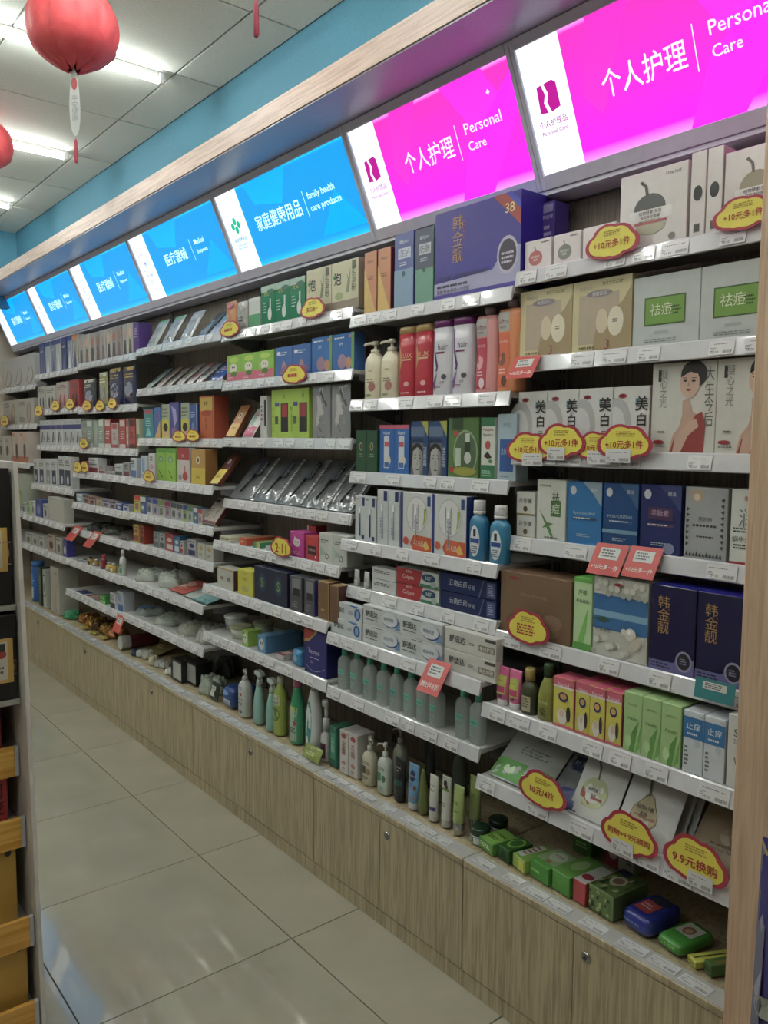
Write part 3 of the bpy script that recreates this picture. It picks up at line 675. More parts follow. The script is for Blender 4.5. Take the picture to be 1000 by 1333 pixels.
hk=[('r',.12,.86,.88,.97,'#8c86b4'),('t','韩金靓',.5,.80,.07,'#cfc8e0',.8),('l',.2,.35,.8,.7,4,'#b9b0d4'),('r',.1,.28,.9,.33,'#b9b0d4')]
P(1,0,686,700,256,'box','hair_dye_box','dark purple carton with blue top behind small boxes',hk,back=.07,d=.06,c='#3f2f86',top='#2c3fd0')
P(1,0,703,720,262,'box','hair_dye_box','dark purple carton with white lines behind small boxes',hk,back=.075,d=.06,c='#45348a')
dia=[('r',.12,.12,.80,.80,'#b8a58c'),('p',[(1,.0),(.36,0),(.42,.30),(.60,.48),(.86,.66),(1,.86)],'#a58e62'),('e',.52,.42,.10,.17,'#d9c8a8'),('e',.75,.40,.13,.20,'#e6dcc0'),('l',.70,.38,.80,.44,2,'#3a3228'),('e',.47,.80,.22,.05,'#8a8088'),('t','美丽日记',.47,.80,.055,'#efe8e8',.42),('t','美丽日记',.24,.89,.05,'#9a8890',.26),('l',.52,.90,.92,.95,2,'#8a7c4a'),('t','3',.62,.10,.14,'#a23a52'),('l',.14,.04,.5,.10,1,'#7a6c48')]
P(1,1,675,820,374,'box','mask_box','cream and tan mask box with egg drawings',dia,n=2,d=.06,c='#d8cc9c',rough=.2)
grn=[('r',.18,.30,.80,.70,'#3d5f1e'),('r',.20,.32,.78,.68,'#6f9f2a'),('t','祛痘',.44,.52,.18,'#dfe8c8',.34),('l',.58,.42,.74,.56,3,'#28480e'),('r',.34,.18,.56,.22,'#a9b0ac'),('l',.2,.06,.7,.12,2,'#8c9490')]
P(1,1,821,1010,354,'box','mask_box','silvery white mask box with green window',grn,n=2,d=.06,c='#c6cdcb',side='#b9c0be',rough=.2)
mb8=[('e',.10,.42,.42,.42,'#b9bbb9'),('e',.06,.40,.30,.30,'#d6d8d6'),('e',.26,.86,.12,.035,'#a52833'),('e',.26,.86,.06,.018,'#4a1a20'),('r',.62,.72,.70,.82,'#6c9fb0'),('T','美',.80,.74,.22,'#1d1c1c',.36),('T','白',.80,.50,.20,'#1d1c1c',.36),('l',.72,.24,.92,.34,3,GR)]
P(1,2,673,843,509,'box','mask_box','white mask box with black brush characters',mb8,n=4,d=.06,c='#dcdcd8',rough=.3)
lady=[('r',.10,.80,.15,.93,'#33322f'),('t','凝\n心\n之\n光',.19,.72,.42,'#8a8a86',.12),('t','大\n生\n今\n后',.90,.62,.64,'#6a6a68',.14),('p',[(.30,.0),(.36,.20),(.46,.30),(.50,.42),(.50,.58),(.60,.60),(.66,.46),(.80,.40),(.86,.30),(.84,.0)],'#c9a28c'),('p',[(.32,.0),(.38,.16),(.52,.28),(.62,.30),(.70,.42),(.80,.46),(.86,.34),(.84,.0)],'#a03a34'),('p',[(.36,.0),(.40,.18),(.62,.36),(.72,.38),(.76,.30),(.60,.20),(.48,.0)],'#d0aa94'),('e',.66,.86,.20,.15,'#2b2526'),('e',.60,.77,.15,.165,'#d8b39c'),('p',[(.46,.83),(.50,.93),(.70,.94),(.78,.80),(.74,.86),(.60,.89)],'#2b2526'),('e',.53,.795,.03,.010,'#2b2526'),('e',.66,.79,.032,.010,'#2b2526'),('r',.49,.822,.56,.829,'#3a2c2a'),('r',.63,.818,.71,.825,'#3a2c2a'),('p',[(.585,.79),(.605,.735),(.565,.735)],'#bf9680'),('e',.59,.695,.035,.012,'#9c2a38'),('e',.14,.13,.09,.022,'#a52833'),('l',.06,.07,.26,.09,1,K),('l',.12,.22,.26,.26,1,GR)]
P(1,2,845,1026,470,'box','mask_box','tall white box with woman in red dress',lady,n=2,d=.06,c='#d6d6cc',side='#9c3036',rough=.3)
pzh=[('t','片仔癀',.5,.62,.26,'#3a3a3a',.7),('e',.5,.26,.12,.12,'#6a5a3c'),('r',.0,.0,1,.05,'#a38e3c')]
P(1,3,671,695,640,'box','cream_box','small white carton with gold stripe',pzh,stack=2,d=.07,c='#d8d8d0')
P(1,3,697,735,624,'box','mask_box','white carton with green bamboo art',[('t','祛',.66,.74,.16,'#dfe8d0',.3),('r',.5,.40,.84,.66,'#4d7a38'),('t','痘',.67,.53,.16,'#e3ecd6',.3),('p',[(.1,.5),(.3,.36),(.5,.2),(.6,.06),(.5,.08),(.3,.28)],'#5f8f4a'),('p',[(.2,.2),(.4,.3),(.6,.28),(.4,.22)],'#5f8f4a'),('t','祛',.67,.72,.15,'#33502a',.3),('t','WEISHIMEI',.3,.90,.04,'#33502a',.4),('l',.3,.03,.85,.07,1,GR)],d=.05,c='#d9dcd2')
blu=lambda a,b2,t:[('p',[(.45,1),(1,1),(1,.62),(.75,.82)],b2),('e',.18,.86,.09,.07,'#c7ccd6'),('t',t,.5,.50,.06,'#b9d0dc',.7),('r',.18,.40,.86,.445,a),('l',.2,.41,.84,.44,1,'#dfe6ea'),('t','膜法',.78,.88,.06,'#dfe6ee',.2),('l',.3,.12,.7,.18,2,'#a9c0d0')]
P(1,3,736,781,627,'box','mask_box','sky blue mask carton with pale corner',blu('#274a6a','#8fa6b6','Hyaluronic Acid'),d=.05,c='#2478b8',rough=.2)
P(1,3,783,829,629,'box','mask_box','mid blue mask carton with light bands',blu('#1c4f86','#2c5c8c','MOISTURIZING')+[('r',0,.24,1,.30,'#6b98b6'),('r',0,.0,1,.08,'#8ba9b6')],d=.05,c='#1e4f8a',rough=.2)
P(1,3,831,884,631,'box','mask_box','dark navy mask carton with purple box print',blu('#5a3a60','#31407c','')+[('r',.2,.5,.82,.68,'#4a2c5a'),('t','羊胎素',.5,.60,.09,'#c9a0b6',.5),('e',.74,.1,.14,.08,'#8b96b8')],d=.05,c='#2a3570',rough=.2)
P(1,3,888,944,634,'box','mask_box','silver mask carton with black scroll border',[('e',.28,.88,.16,.09,'#b8a184'),('e',.28,.86,.08,.05,'#d8ccb8'),('t','肌司研',.5,.56,.06,'#4a4a4c',.4),('l',.2,.44,.8,.5,1,'#4a4a4c'),('l',.3,.30,.7,.34,1,'#4a4a4c')]+[('p',[(.05+i*.08,.05),(.09+i*.08,.13-(i%3)*.02),(.12+i*.08,.04)],'#3c3c40') for i in range(11)]+[('p',[(.93,.8-i*.08),(.86,.84-i*.08),(.94,.86-i*.08)],'#3c3c40') for i in range(9)]+[('p',[(.07,.66-i*.08),(.14,.70-i*.08),(.06,.72-i*.08)],'#3c3c40') for i in range(7)],d=.05,c='#a9adb0',rough=.2)
P(1,3,947,1000,637,'box','mask_box','white carton with large green 润 character',[('t','润',.42,.62,.24,'#6c8a80',.6),('t','春纪',.45,.88,.06,'#a04048',.4),('l',.08,.42,.6,.5,2,GR),('t','蜗牛分泌',.38,.34,.08,'#50605a',.7),('l',.1,.2,.6,.28,2,GR),('r',0,.0,1,.04,'#b03038')],d=.05,c='#d9ddd8')
P(1,4,650,742,749,'box','cream_box','large bronze gift carton with red lip logo',[('e',.20,.90,.08,.025,'#9c2a30'),('t','PEARL POWDER',.5,.66,.05,'#a08864',.6),('e',.28,.2,.18,.15,'#6e5238'),('e',.6,.15,.25,.13,'#8b6f50'),('e',.75,.3,.14,.12,'#93775a')],d=.10,c='#7d6144',rough=.3)
P(1,4,744,768,752,'box','gel_box','slim pale green aloe gel carton',[('r',0,.94,1,1,'#5fb03a'),('p',[(.2,.05),(.8,.6),(.75,.3),(.5,.0)],'#7cc85a'),('t','芦荟',.5,.80,.07,GR,.6),('t','养品凝胶',.5,.68,.06,GR,.7),('r',0,.0,1,.1,'#5aa03c')],d=.06,c='#b8dca0',top='#4fa832')
pearls=[('r',0,.34,1,.78,'#2f6ea8'),('r',0,.50,1,.58,'#7fb0d0'),('p',[(.0,.46),(.2,.50),(.35,.46),(.2,.42)],'#2d5a48')]+[('e',(i*.618)%1*.94+.03,(.8+(i%3)*.07) if i%2 else (.04+(i*.37)%1*.26),.05,.04,'#d8d8cc' if i%3 else '#aaaa9c') for i in range(30)]+[('e',.72,.34,.10,.08,'#e2dccc'),('e',.82,.24,.09,.07,'#cfc6b4'),('e',.60,.36,.05,.04,'#e2dccc'),('e',.70,.37,.04,.03,'#ffffff'),('e',.48,.93,.08,.02,'#a02a34'),('t','珍珠凝胶',.22,.34,.06,K,.3)]
P(1,4,770,841,754,'box','cream_box','white pearl carton with blue sea band',pearls,d=.10,c='#c9c9be',rough=.25)
hj=[('t','韩\n金\n靓',.30,.66,.44,'#a8823c',.3),('l',.40,.55,.44,.80,5,'#7c2c3a'),('p',[(0,0),(1,0),(1,.20),(.62,.16),(.55,.12),(0,.12)],'#6a68a0'),('l',.04,.03,.6,.10,2,'#24244a'),('e',.78,.16,.18,.12,'#9894b4'),('e',.78,.16,.14,.095,'#25232e'),('l',.70,.12,.86,.20,3,'#9894b4')]
P(1,4,844,968,764,'box','hair_dye_box','dark navy carton with gold vertical characters',hj,n=2,d=.10,c='#171647',top='#2a2aa8',rough=.22)
P(1,5,641,673,868,'tube','cream_tube','pink and lime tube with crimped top',[('r',0,.30,1,.78,'#c4cf48'),('r',.2,.34,.8,.5,'#c33a6e'),('t','Nayad',.5,.64,.06,'#c33a6e',.7),('b',.3,.22,.7,.3)],n=2,d=.03,c='#e0609a',cap='#e6e2e2')
P(1,5,673,692,871,'bottle','oil_bottle','dark glass bottle with gold cap',[('r',.22,.1,.80,.55,'#b9b28e'),('l',.3,.2,.7,.5,4,'#3a3a20')],d=.035,c='#3b3f1c',cap='#b59a4c',pf='round',capr=.55,body=.74,p=2,label='')
P(1,5,694,716,866,'bottle','oil_bottle','olive oil bottle with dark green cap',[('t','OLIVE',.5,.42,.07,'#d8d8a0',.6),('l',.3,.1,.7,.3,4,'#4a5218')],d=.045,c='#8b8f2c',cap='#2c4a22',pf='slope',capr=.50,body=.78)
nay=[('r',0,.84,1,1,'#d65a76'),('t','Nayad',.5,.86,.10,'#f2dfe6',.7),('r',0,.80,1,.835,'#efe0e6'),('e',.5,.62,.24,.10,'#3a3470'),('e',.5,.63,.16,.06,'#d7a23c'),('e',.46,.22,.25,.16,'#e6e2d4'),('e',.46,.28,.12,.08,'#e2c2a6'),('e',.76,.3,.1,.16,'#3a3030'),('r',0,.0,1,.05,'#d65a76')]
P(1,5,718,745,883,'box','cream_box','wide yellow and pink carton with cartoon baby',nay,d=.06,c='#d6cc3a',side='#cc4f70',top='#d8577a')
P(1,5,747,807,889,'box','cream_box','narrow yellow and pink carton with cartoon baby',nay,n=3,d=.09,c='#d6cc3a',side='#cc4f70',top='#d8577a')
P(1,5,809,885,902,'box','gel_box','pale green aloe carton',[('t','NACHC',.5,.80,.05,'#5a7a44',.5),('t','芦荟凝胶',.5,.56,.07,'#4e7a3c',.6),('p',[(.35,.0),(.5,.35),(.85,.55),(.72,.28),(.6,.0)],'#5fa03e'),('p',[(.7,.0),(.85,.3),(.98,.5),(.92,.1)],'#6fb04a'),('e',.3,.18,.18,.1,'#b8dc98')],n=3,d=.08,c='#a6cc84',side='#8fbf6c')
P(1,5,887,942,926,'box','ointment_box','white carton with blue header',[('r',0,.56,1,.90,'#2b78b4'),('t','止痒',.5,.76,.14,'#eef2f4',.7),('l',.2,.60,.8,.66,1,'#dfe8ee'),('e',.72,.50,.14,.07,'#b8ccd8'),('l',.1,.1,.3,.44,5,GR),('t','mg',.86,.94,.03,GR)],n=2,d=.07,c='#d3dbe2')
P(1,5,944,990,934,'box','ointment_box','white carton reading SO with curved lines',[('t','SO',.36,.76,.10,'#43383a',.4),('t','珍珠',.34,.64,.07,'#43383a',.4),('e',.5,.93,.12,.03,'#b06868'),('p',[(.2,.42),(.24,.42),(.42,.12),(.40,.10)],'#6a6664'),('p',[(.32,.44),(.36,.44),(.48,.14),(.46,.12)],'#6a6664'),('p',[(.44,.44),(.48,.44),(.56,.14),(.54,.12)],'#6a6664')],d=.07,c='#d6d6d2')
P(1,6,634,706,948,'pouch','mask_sachet','silver sachet with bright green lower band',[('r',.02,.02,.98,.36,'#4a9a2a'),('e',.3,.2,.1,.08,'#cfe6c0'),('e',.6,.18,.1,.06,'#cfe6c0'),('t','舒爽平',.56,.82,.08,'#5c7a5c',.4),('l',.3,.5,.8,.66,3,'#7a807c')],d=.08,lean=52,c='#b4b8b4',h=.165)
P(1,6,708,748,972,'pouch','mask_sachet','dark grey sachet with navy label',[('r',.2,.6,.8,.86,'#26365a'),('t','舒爽平',.5,.74,.09,'#b9c4d4',.5),('r',0,0,1,.3,'#2c3a78')],d=.08,lean=52,c='#75797a',h=.16,seed=4)
pear=[(.18,.30),(.24,.20),(.40,.15),(.58,.18),(.68,.28),(.66,.40),(.58,.50),(.52,.60),(.44,.64),(.36,.61),(.30,.52),(.20,.42)]
one=lambda r_:([('e',.42,.40,.30,.24,'#c0c890'),('p',[(.14,.44),(.14,.30),(.26,.18),(.42,.16),(.42,.22),(.28,.28),(.22,.40)],'#b04a3c'),('e',.42,.40,.21,.165,'#e2e0d8')] if r_ else [('p',pear,'#6c6840'),('p',[(.43+(x-.43)*.94,.38+(y-.38)*.95) for x,y in pear],'#b3a574')])+[('r',.22,.30,.64,.34,'#a04838' if r_ else '#9c5a40'),('t','植物酵素',.42,.44,.06,K,.4),('t','面膜',.42,.36,.05,K,.3),('p',[(.40,.60),(.44,.60),(.40,.80),(.30,.90),(.28,.88),(.36,.78)],'#6c6840'),('t','One leaf',.80,.90,.045,GR,.3)]
P(1,6,738,795,992,'pouch','mask_sachet','white sachet with apple wreath print',one(True),d=.08,lean=33,c='#cbcdc8',h=.155,rough=.3,seed=5,t=.006,crink=.0008)
P(1,6,797,868,1003,'pouch','mask_sachet','white sachet with yellow pear print, frontmost',one(False),d=.08,lean=33,c='#cbcdc8',h=.17,rough=.3,seed=6,t=.006,crink=.0008)
for i in range(3): P(1,6,803+i*12,872+i*12,1003,'pouch','mask_sachet',['white sachet directly behind the pear sachet','white sachet second behind the pear sachet','grey white sachet third behind the pear sachet'][i],[('l',.7,.8,.95,.9,2,GR)],d=.08,lean=33,c='#b9bcb8',h=.165,back=.02+i*.017,seed=7+i,t=.006,crink=.0008,rough=.3)
P(1,6,888,985,1040,'pouch','mask_sachet','tan kraft sachet with pale oval logo',[('e',.6,.72,.22,.07,'#96876c'),('e',.45,.4,.12,.1,'#9d8a66'),('l',.2,.2,.7,.3,2,'#6e5f45')],d=.08,lean=46,c='#8b7656',h=.19,back=.01,seed=11,rough=.4)
# cabinet top, bay 1
P(1,-1,604,627,1066,'jar','cream_jar','dark green cream jar with white label, front',[('r',.1,.2,.9,.85,'#1d5a3c'),('r',.5,.15,.95,.8,'#c9cfc8'),('l',.15,.3,.45,.8,3,'#c9d8cc')],w=.055,h=.045,c='#bfc6be',cap='#12402a',yaw=0)
P(1,-1,628,652,1050,'jar','cream_jar','dark green cream jar behind the front jar',[('r',.1,.2,.9,.85,'#16402c'),('r',.2,.3,.7,.7,'#a8b0a8')],w=.055,h=.045,back=.075,c='#9aa29a',cap='#0f3322')
top_g=[('r',.06,.1,.94,.9,'#8cc040'),('t','HERBAL',.5,.6,.2,K,.7),('l',.2,.2,.8,.4,2,'#2c5a1c')]
P(1,-1,620,643,1108,'box','soap_box','small lime soap box beside the jars',[('l',.1,.3,.9,.7,2,'#e8f0d0')],d=.085,h=.032,c='#5a9a2c',top='#6aae36',tp=top_g,yaw=-12)
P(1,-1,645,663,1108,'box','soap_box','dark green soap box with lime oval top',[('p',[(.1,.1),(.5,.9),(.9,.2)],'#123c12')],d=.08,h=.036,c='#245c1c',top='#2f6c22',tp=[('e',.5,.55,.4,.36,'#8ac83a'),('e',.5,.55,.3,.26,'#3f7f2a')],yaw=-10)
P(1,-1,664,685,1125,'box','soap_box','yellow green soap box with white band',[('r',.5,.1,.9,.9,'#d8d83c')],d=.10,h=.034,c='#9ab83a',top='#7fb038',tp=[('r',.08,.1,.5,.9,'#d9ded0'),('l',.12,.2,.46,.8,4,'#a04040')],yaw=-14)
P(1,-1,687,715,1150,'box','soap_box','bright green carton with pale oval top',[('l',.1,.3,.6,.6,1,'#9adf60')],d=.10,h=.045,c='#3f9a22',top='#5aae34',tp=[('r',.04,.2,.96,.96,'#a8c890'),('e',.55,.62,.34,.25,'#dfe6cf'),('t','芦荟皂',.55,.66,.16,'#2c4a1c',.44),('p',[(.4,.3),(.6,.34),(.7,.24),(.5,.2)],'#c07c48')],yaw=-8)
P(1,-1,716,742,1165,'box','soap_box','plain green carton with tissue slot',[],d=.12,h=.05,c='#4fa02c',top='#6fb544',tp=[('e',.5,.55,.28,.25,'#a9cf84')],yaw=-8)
P(1,-1,790,822,1100,'box','medicine_box','red and white carton at the back',[('r',0,0,.45,1,'#a32e34'),('e',.25,.5,.15,.2,'#d8c0b8'),('e',.62,.6,.1,.12,'#b03038'),('l',.72,.3,.95,.7,3,GR)],w=.085,h=.07,back=.20,d=.05,c='#c2c2b8')
P(1,-1,742,772,1100,'box','soap_box','dull green carton at the back',[('l',.2,.3,.8,.6,2,'#9acb6a')],w=.06,h=.06,back=.19,d=.05,c='#3f7a2a')
P(1,-1,744,762,1200,'box','tissue_box','small red carton with red oval on white top',[],d=.10,h=.055,c='#b8323a',top='#c9ccc8',tp=[('e',.5,.3,.4,.13,'#b03440')],yaw=-6)
camo=[('p',[((i*.377)%1*.85,(j*.29+i*.11)%1*.8),((i*.377)%1*.85+.15,(j*.29+i*.11)%1*.8+.05),((i*.377)%1*.85+.10,(j*.29+i*.11)%1*.8+.17),((i*.377)%1*.85+.02,(j*.29+i*.11)%1*.8+.12)],['#2e4a1c','#a9b878','#6f8a3c'][(i+j)%3]) for i in range(6) for j in range(4)]
P(1,-1,764,799,1220,'box','tissue_box','green camouflage patterned tissue carton',camo,d=.12,h=.06,c='#6c8a48',side='#586f38',top='#5d7a3c',tp=camo+[('e',.5,.5,.26,.2,'#c9c4ae'),('e',.5,.5,.18,.13,'#8a6a50'),('r',.05,.75,.5,.95,'#26365e')],yaw=-6)
P(1,-1,804,845,1240,'soft','wipes_pack','blue wet wipes pack with red label',[('l',.1,.4,.9,.6,1,'#5a78c8')],d=.12,h=.046,c='#22329c',tp=[('r',.1,.1,.8,.66,'#b8383c'),('e',.55,.8,.4,.18,'#1a2340'),('l',.2,.25,.7,.5,2,'#e2c8c0')],yaw=-8)
P(1,-1,849,887,1270,'soft','wipes_pack','green wipes pack with brown bear print',[('l',.1,.4,.9,.7,2,'#8fdc6a')],d=.11,h=.028,c='#3f9a2c',tp=[('r',.08,.36,.95,.96,'#c2c6ba'),('e',.5,.62,.26,.2,'#8a5a3c'),('e',.5,.6,.16,.12,'#c09a70')],yaw=-12)
P(1,-1,893,906,1290,'box','patch_box','long yellow carton with black dashes',[('l',.05,.3,.95,.6,1,K)],w=.03,d=.15,h=.016,c='#c8c83a',top='#d6d640',tp=[('r',.4,.05,.5,.95,'#3a3a20')],yaw=-28)
P(1,-1,914,928,1290,'box','patch_box','green and brown striped carton under the end post',[('l',.05,.3,.95,.6,1,K)],w=.024,d=.15,h=.026,c='#3f6a2c',top='#5a7a38',tp=[('r',.1,.5,.4,.95,'#5e4a28'),('r',.5,.1,.9,.5,'#8a7a3c')],yaw=-26)
CARD(1,4,932,899,52,26,'','teal framed price holder at the right end of shelf five',10,'#1f7f84','price_holder')
# ---------- bay 2 (left pink sign) ----------
P(2,0,473,508,327,'box','cosmetic_box','orange gold wedge cut carton',[('p',[(.0,.0),(1,.0),(1,.0),(0,.75)],'#d3ac4c'),('t','植丽素',.5,.84,.05,'#6a3a24',.5),('l',.3,.55,.8,.62,2,'#7a4a2c')],n=2,d=.05,c='#c47c4a',side='#6e2a4a',gap=.006)
P(2,0,512,537,302,'box','shampoo_box','slim blue carton with white block letters',[('r',0,.0,1,.52,'#7a9ab8'),('r',.2,.66,.86,.80,'#d0d8e6'),('t','洗',.4,.73,.10,'#33508a',.3),('t','护',.68,.73,.10,'#33508a',.3),('t','章光101',.5,.88,.05,'#e0e6ee',.8),('e',.5,.46,.09,.035,'#1f4a5a'),('l',.3,.56,.7,.62,2,'#d0d8e6')],d=.06,c='#47569c')
P(2,0,539,563,296,'box','shampoo_box','slim green carton with dark upper half',[('r',0,.48,1,1,'#3c4260'),('r',.2,.66,.86,.80,'#d0d8e0'),('t','防',.4,.73,.10,'#2c3048',.3),('t','脱',.68,.73,.10,'#2c3048',.3),('t','章光101',.5,.88,.05,'#e0e6ee',.8),('e',.5,.46,.09,.035,'#1f4a3a'),('l',.3,.56,.7,.62,2,'#d0d8e6')],d=.06,c='#5d9a80')
P(2,0,565,677,262,'box','hair_dye_box','big purple hair dye box with 38 sticker',[('p',[(0,0),(1,0),(1,.44),(.86,.44),(.78,.36),(.70,.24),(.0,.20)],'#a3a0c6'),('r',0,0,1,.07,'#3f2f9a'),('t','韩\n金\n靓',.29,.66,.52,'#b98a48',.2),('l',.35,.64,.38,.85,6,'#a03a50'),('e',.865,.36,.115,.20,'#b9b4cc'),('e',.865,.36,.095,.165,'#3a2c40'),('l',.80,.26,.93,.40,3,'#c9c0d8'),('t','白发变黑，洗洗来的水还是清水',.35,.25,.075,'#26204a',.62),('l',.04,.13,.5,.18,1,'#26204a'),('t','黑发·修油·养发一次完成',.24,.10,.05,'#26204a',.40),('p',[(.70,1),(.84,1),(1,.80),(1,.64)],'#a8342c'),('t','38',.885,.84,.10,'#f0dc9c',.12),('p',[(.84,1),(.90,1),(1,.88),(1,.80)],'#2a38c0')],d=.10,c='#2a1692',top='#3038c8',rough=.4)
P(2,1,470,513,443,'bottle','lotion_bottle','cream pump bottle of hand soap',[('t','soap',.5,.62,.05,'#a04a4a',.5),('e',.6,.28,.2,.10,'#a86a60'),('l',.3,.36,.8,.46,2,'#7a6c50'),('e',.4,.1,.2,.03,'#8a946a')],n=2,d=.045,c='#e3dab8',cap='#e8e2cc',pf='shoulder',p=2.8,head='pump',body=.79,capr=.36,dir=-1)
sham=[('p',[(.0,1),(.28,1),(.22,.82),(.36,.62),(.22,.44),(.30,.30),(.10,.18),(.0,.16)],'#c9a25a'),('t','LUX',.66,.66,.07,'#e6c88c',.5),('r',.35,.585,.85,.61,'#d8b888'),('e',.62,.22,.15,.04,'#e0a8a8'),('l',.3,.06,.8,.1,1,'#e6c8c8')]
P(2,1,515,559,425,'bottle','shampoo_bottle','crimson shampoo bottle with gold cap',sham,n=2,d=.045,c='#bf2038',cap='#c9a860',pf='flat',p=3.2,head='flatcap',body=.90)
hail=[('t','hair',.62,.72,.09,'#3a2c5a',.5),('p',[(.12,.96),(.18,.96),(.24,.66),(.40,.44),(.24,.20),(.08,.08),(.05,.14),(.18,.26),(.30,.42),(.16,.62)],'#5c2a78'),('r',.28,.62,.72,.65,'#7a2450'),('e',.70,.28,.13,.04,'#4a4a50'),('t','去屑',.6,.20,.04,K,.3),('l',.2,.12,.6,.16,2,'#8a3050'),('p',[(.1,.2),(.36,.36),(.2,.08)],'#6a3a8a')]
P(2,1,560,611,416,'bottle','shampoo_bottle','white shampoo bottle with purple cap',hail,n=2,d=.045,c='#dcdae2',cap='#7c1f7a',pf='flat',p=3.2,head='flatcap',body=.90)
bw=lambda c:[('r',.06,.74,.62,.97,'#b6b2ae'),('t','Softto',.34,.86,.06,'#7a3040',.5),('t','索芙特',.34,.79,.035,'#5a3a40',.3),('r',.06,.06,.62,.72,c),('t','香水沐浴',.34,.62,.05,'#f0d0d0',.42),('e',.3,.42,.16,.1,'#e6a0a8' if c[1]=='c' else '#7a4a24'),('e',.42,.14,.12,.07,'#efd8e0' if c[1]=='c' else '#6a3c20'),('l',.2,.22,.55,.30,2,'#f0d8d0')]
P(2,1,614,643,398,'bottle','body_wash_bottle','large pink body wash bottle with round cap',bw('#c02848'),w=.085,d=.05,c='#e39a98',cap='#9a8890',pf='waist',p=3,head='knob',body=.89,capr=.36)
P(2,1,645,671,388,'bottle','body_wash_bottle','large orange body wash bottle with round cap',bw('#e0602c'),w=.085,d=.05,c='#e08a52',cap='#9a8890',pf='waist',p=3,head='knob',body=.89,capr=.36)
P(2,2,463,491,560,'box','ointment_box','dark green carton with small oval portrait',[('e',.5,.62,.16,.10,'#a89a70'),('e',.5,.62,.10,.07,'#5a3a30'),('l',.3,.36,.7,.46,2,'#8aa07a')],n=2,d=.05,c='#1f4f36')
P(2,2,493,532,553,'box','toothpaste_box','blue carton with pink top and white tube picture',[('r',0,.92,1,1,'#cf5a7c'),('t','Nayad',.5,.83,.08,'#e6eef4',.7),('r',.32,.12,.70,.78,'#c9d4dc'),('r',.36,.56,.66,.66,'#c04858'),('e',.6,.28,.2,.1,'#d8cfc0'),('r',.36,.14,.66,.24,'#3a6ab0')],n=2,d=.05,c='#2468b4',top='#d0557c')
man=[('p',[(.6,1),(1,1),(1,.72)],'#b9b83c'),('r',.0,.72,.8,.9,'#5f7696'),('T','GODELL',.42,.66,.09,'#15151a',.7),('r',0,.0,.74,.60,'#6c6c6c'),('e',.40,.44,.33,.16,'#262628'),('p',[(.14,.45),(.10,.2),(.22,.0),(.60,.0),(.70,.2),(.68,.45),(.40,.53)],'#b0b0ae'),('p',[(.52,.50),(.68,.45),(.70,.2),(.60,.0),(.48,.0),(.56,.2)],'#8a8a8a'),('p',[(.20,.37),(.34,.40),(.34,.385),(.21,.355)],'#2a2a2c'),('p',[(.48,.40),(.62,.37),(.61,.355),(.48,.385)],'#2a2a2c'),('e',.28,.325,.05,.012,'#2a2a2e'),('e',.55,.325,.05,.012,'#2a2a2e'),('p',[(.42,.33),(.47,.20),(.38,.20)],'#9a9a98'),('e',.42,.115,.10,.014,'#5c5658'),('p',[(0,.6),(.1,.62),(.12,.25),(0,.1)],'#2a2a2c'),('t','洁\n面\n霜',.86,.36,.36,'#c9d2e0',.2)]
P(2,2,534,580,548,'box','cosmetic_box','navy carton with grey male face',man,n=2,d=.05,c='#2c4e80')
P(2,2,582,622,543,'box','toothpaste_set','olive green blister set with bottle window',[('r',.14,.80,.50,1,'#2c4c22'),('e',.28,.74,.10,.05,'#b0483c'),('e',.58,.42,.40,.38,'#8aa07c'),('e',.58,.42,.36,.34,'#4f6a48'),('r',.56,.24,.74,.60,'#2b3a2a'),('r',.58,.60,.72,.74,'#cfd4c8'),('e',.66,.34,.11,.10,'#c8ccc4'),('r',.26,.2,.44,.5,'#b8c4b0'),('e',.55,.12,.4,.07,'#9c9a2c'),('e',.14,.14,.08,.05,'#a83a2c')],d=.05,c='#5d8248',rough=.15)
P(2,2,625,644,543,'box','repellent_box','white and green carton reading Mosquito Repellent',[('r',0,.86,1,1,'#2f7a4c'),('r',0,0,1,.24,'#2f7a4c'),('t','Mosquito',.5,.80,.055,'#b03a38',.8),('t','Repellent',.5,.72,.05,K,.8),('e',.5,.56,.18,.07,'#c04a44'),('p',[(.2,.38),(.5,.46),(.8,.36),(.5,.34)],'#3c2c24'),('e',.7,.3,.14,.03,'#4a8a4a'),('l',.1,.05,.9,.16,3,'#9ad0aa')],d=.05,c='#d6dad0')
P(2,2,646,671,538,'box','cream_box','pale blue carton with deep blue square',[('r',.14,.14,.86,.62,'#2a5aa0'),('t','絲',.36,.44,.16,'#a9c4e0',.3),('t','婷妮',.5,.84,.07,'#8a9aa8',.5),('l',.2,.04,.8,.09,1,'#7a8a98')],d=.05,c='#a9c0cc')
P(2,3,461,489,645,'brush','toothbrush_box','short white toothbrush box with navy bars',[('r',.7,.78,.92,.97,'#23336a'),('r',.66,.05,.9,.14,'#23336a'),('l',.1,.9,.4,.95,1,GR)],n=2,d=.03,c='#c9d0d0',bc='#2a60b0')
P(2,3,490,519,637,'brush','toothbrush_box','tall white toothbrush box with navy label',[('r',.6,.80,.92,.98,'#23336a'),('t','1',.4,.66,.07,K,.3),('l',.3,.2,.6,.5,6,'#6a6a90')],n=2,d=.03,c='#c9cfd0',bc='#b8c8d8')
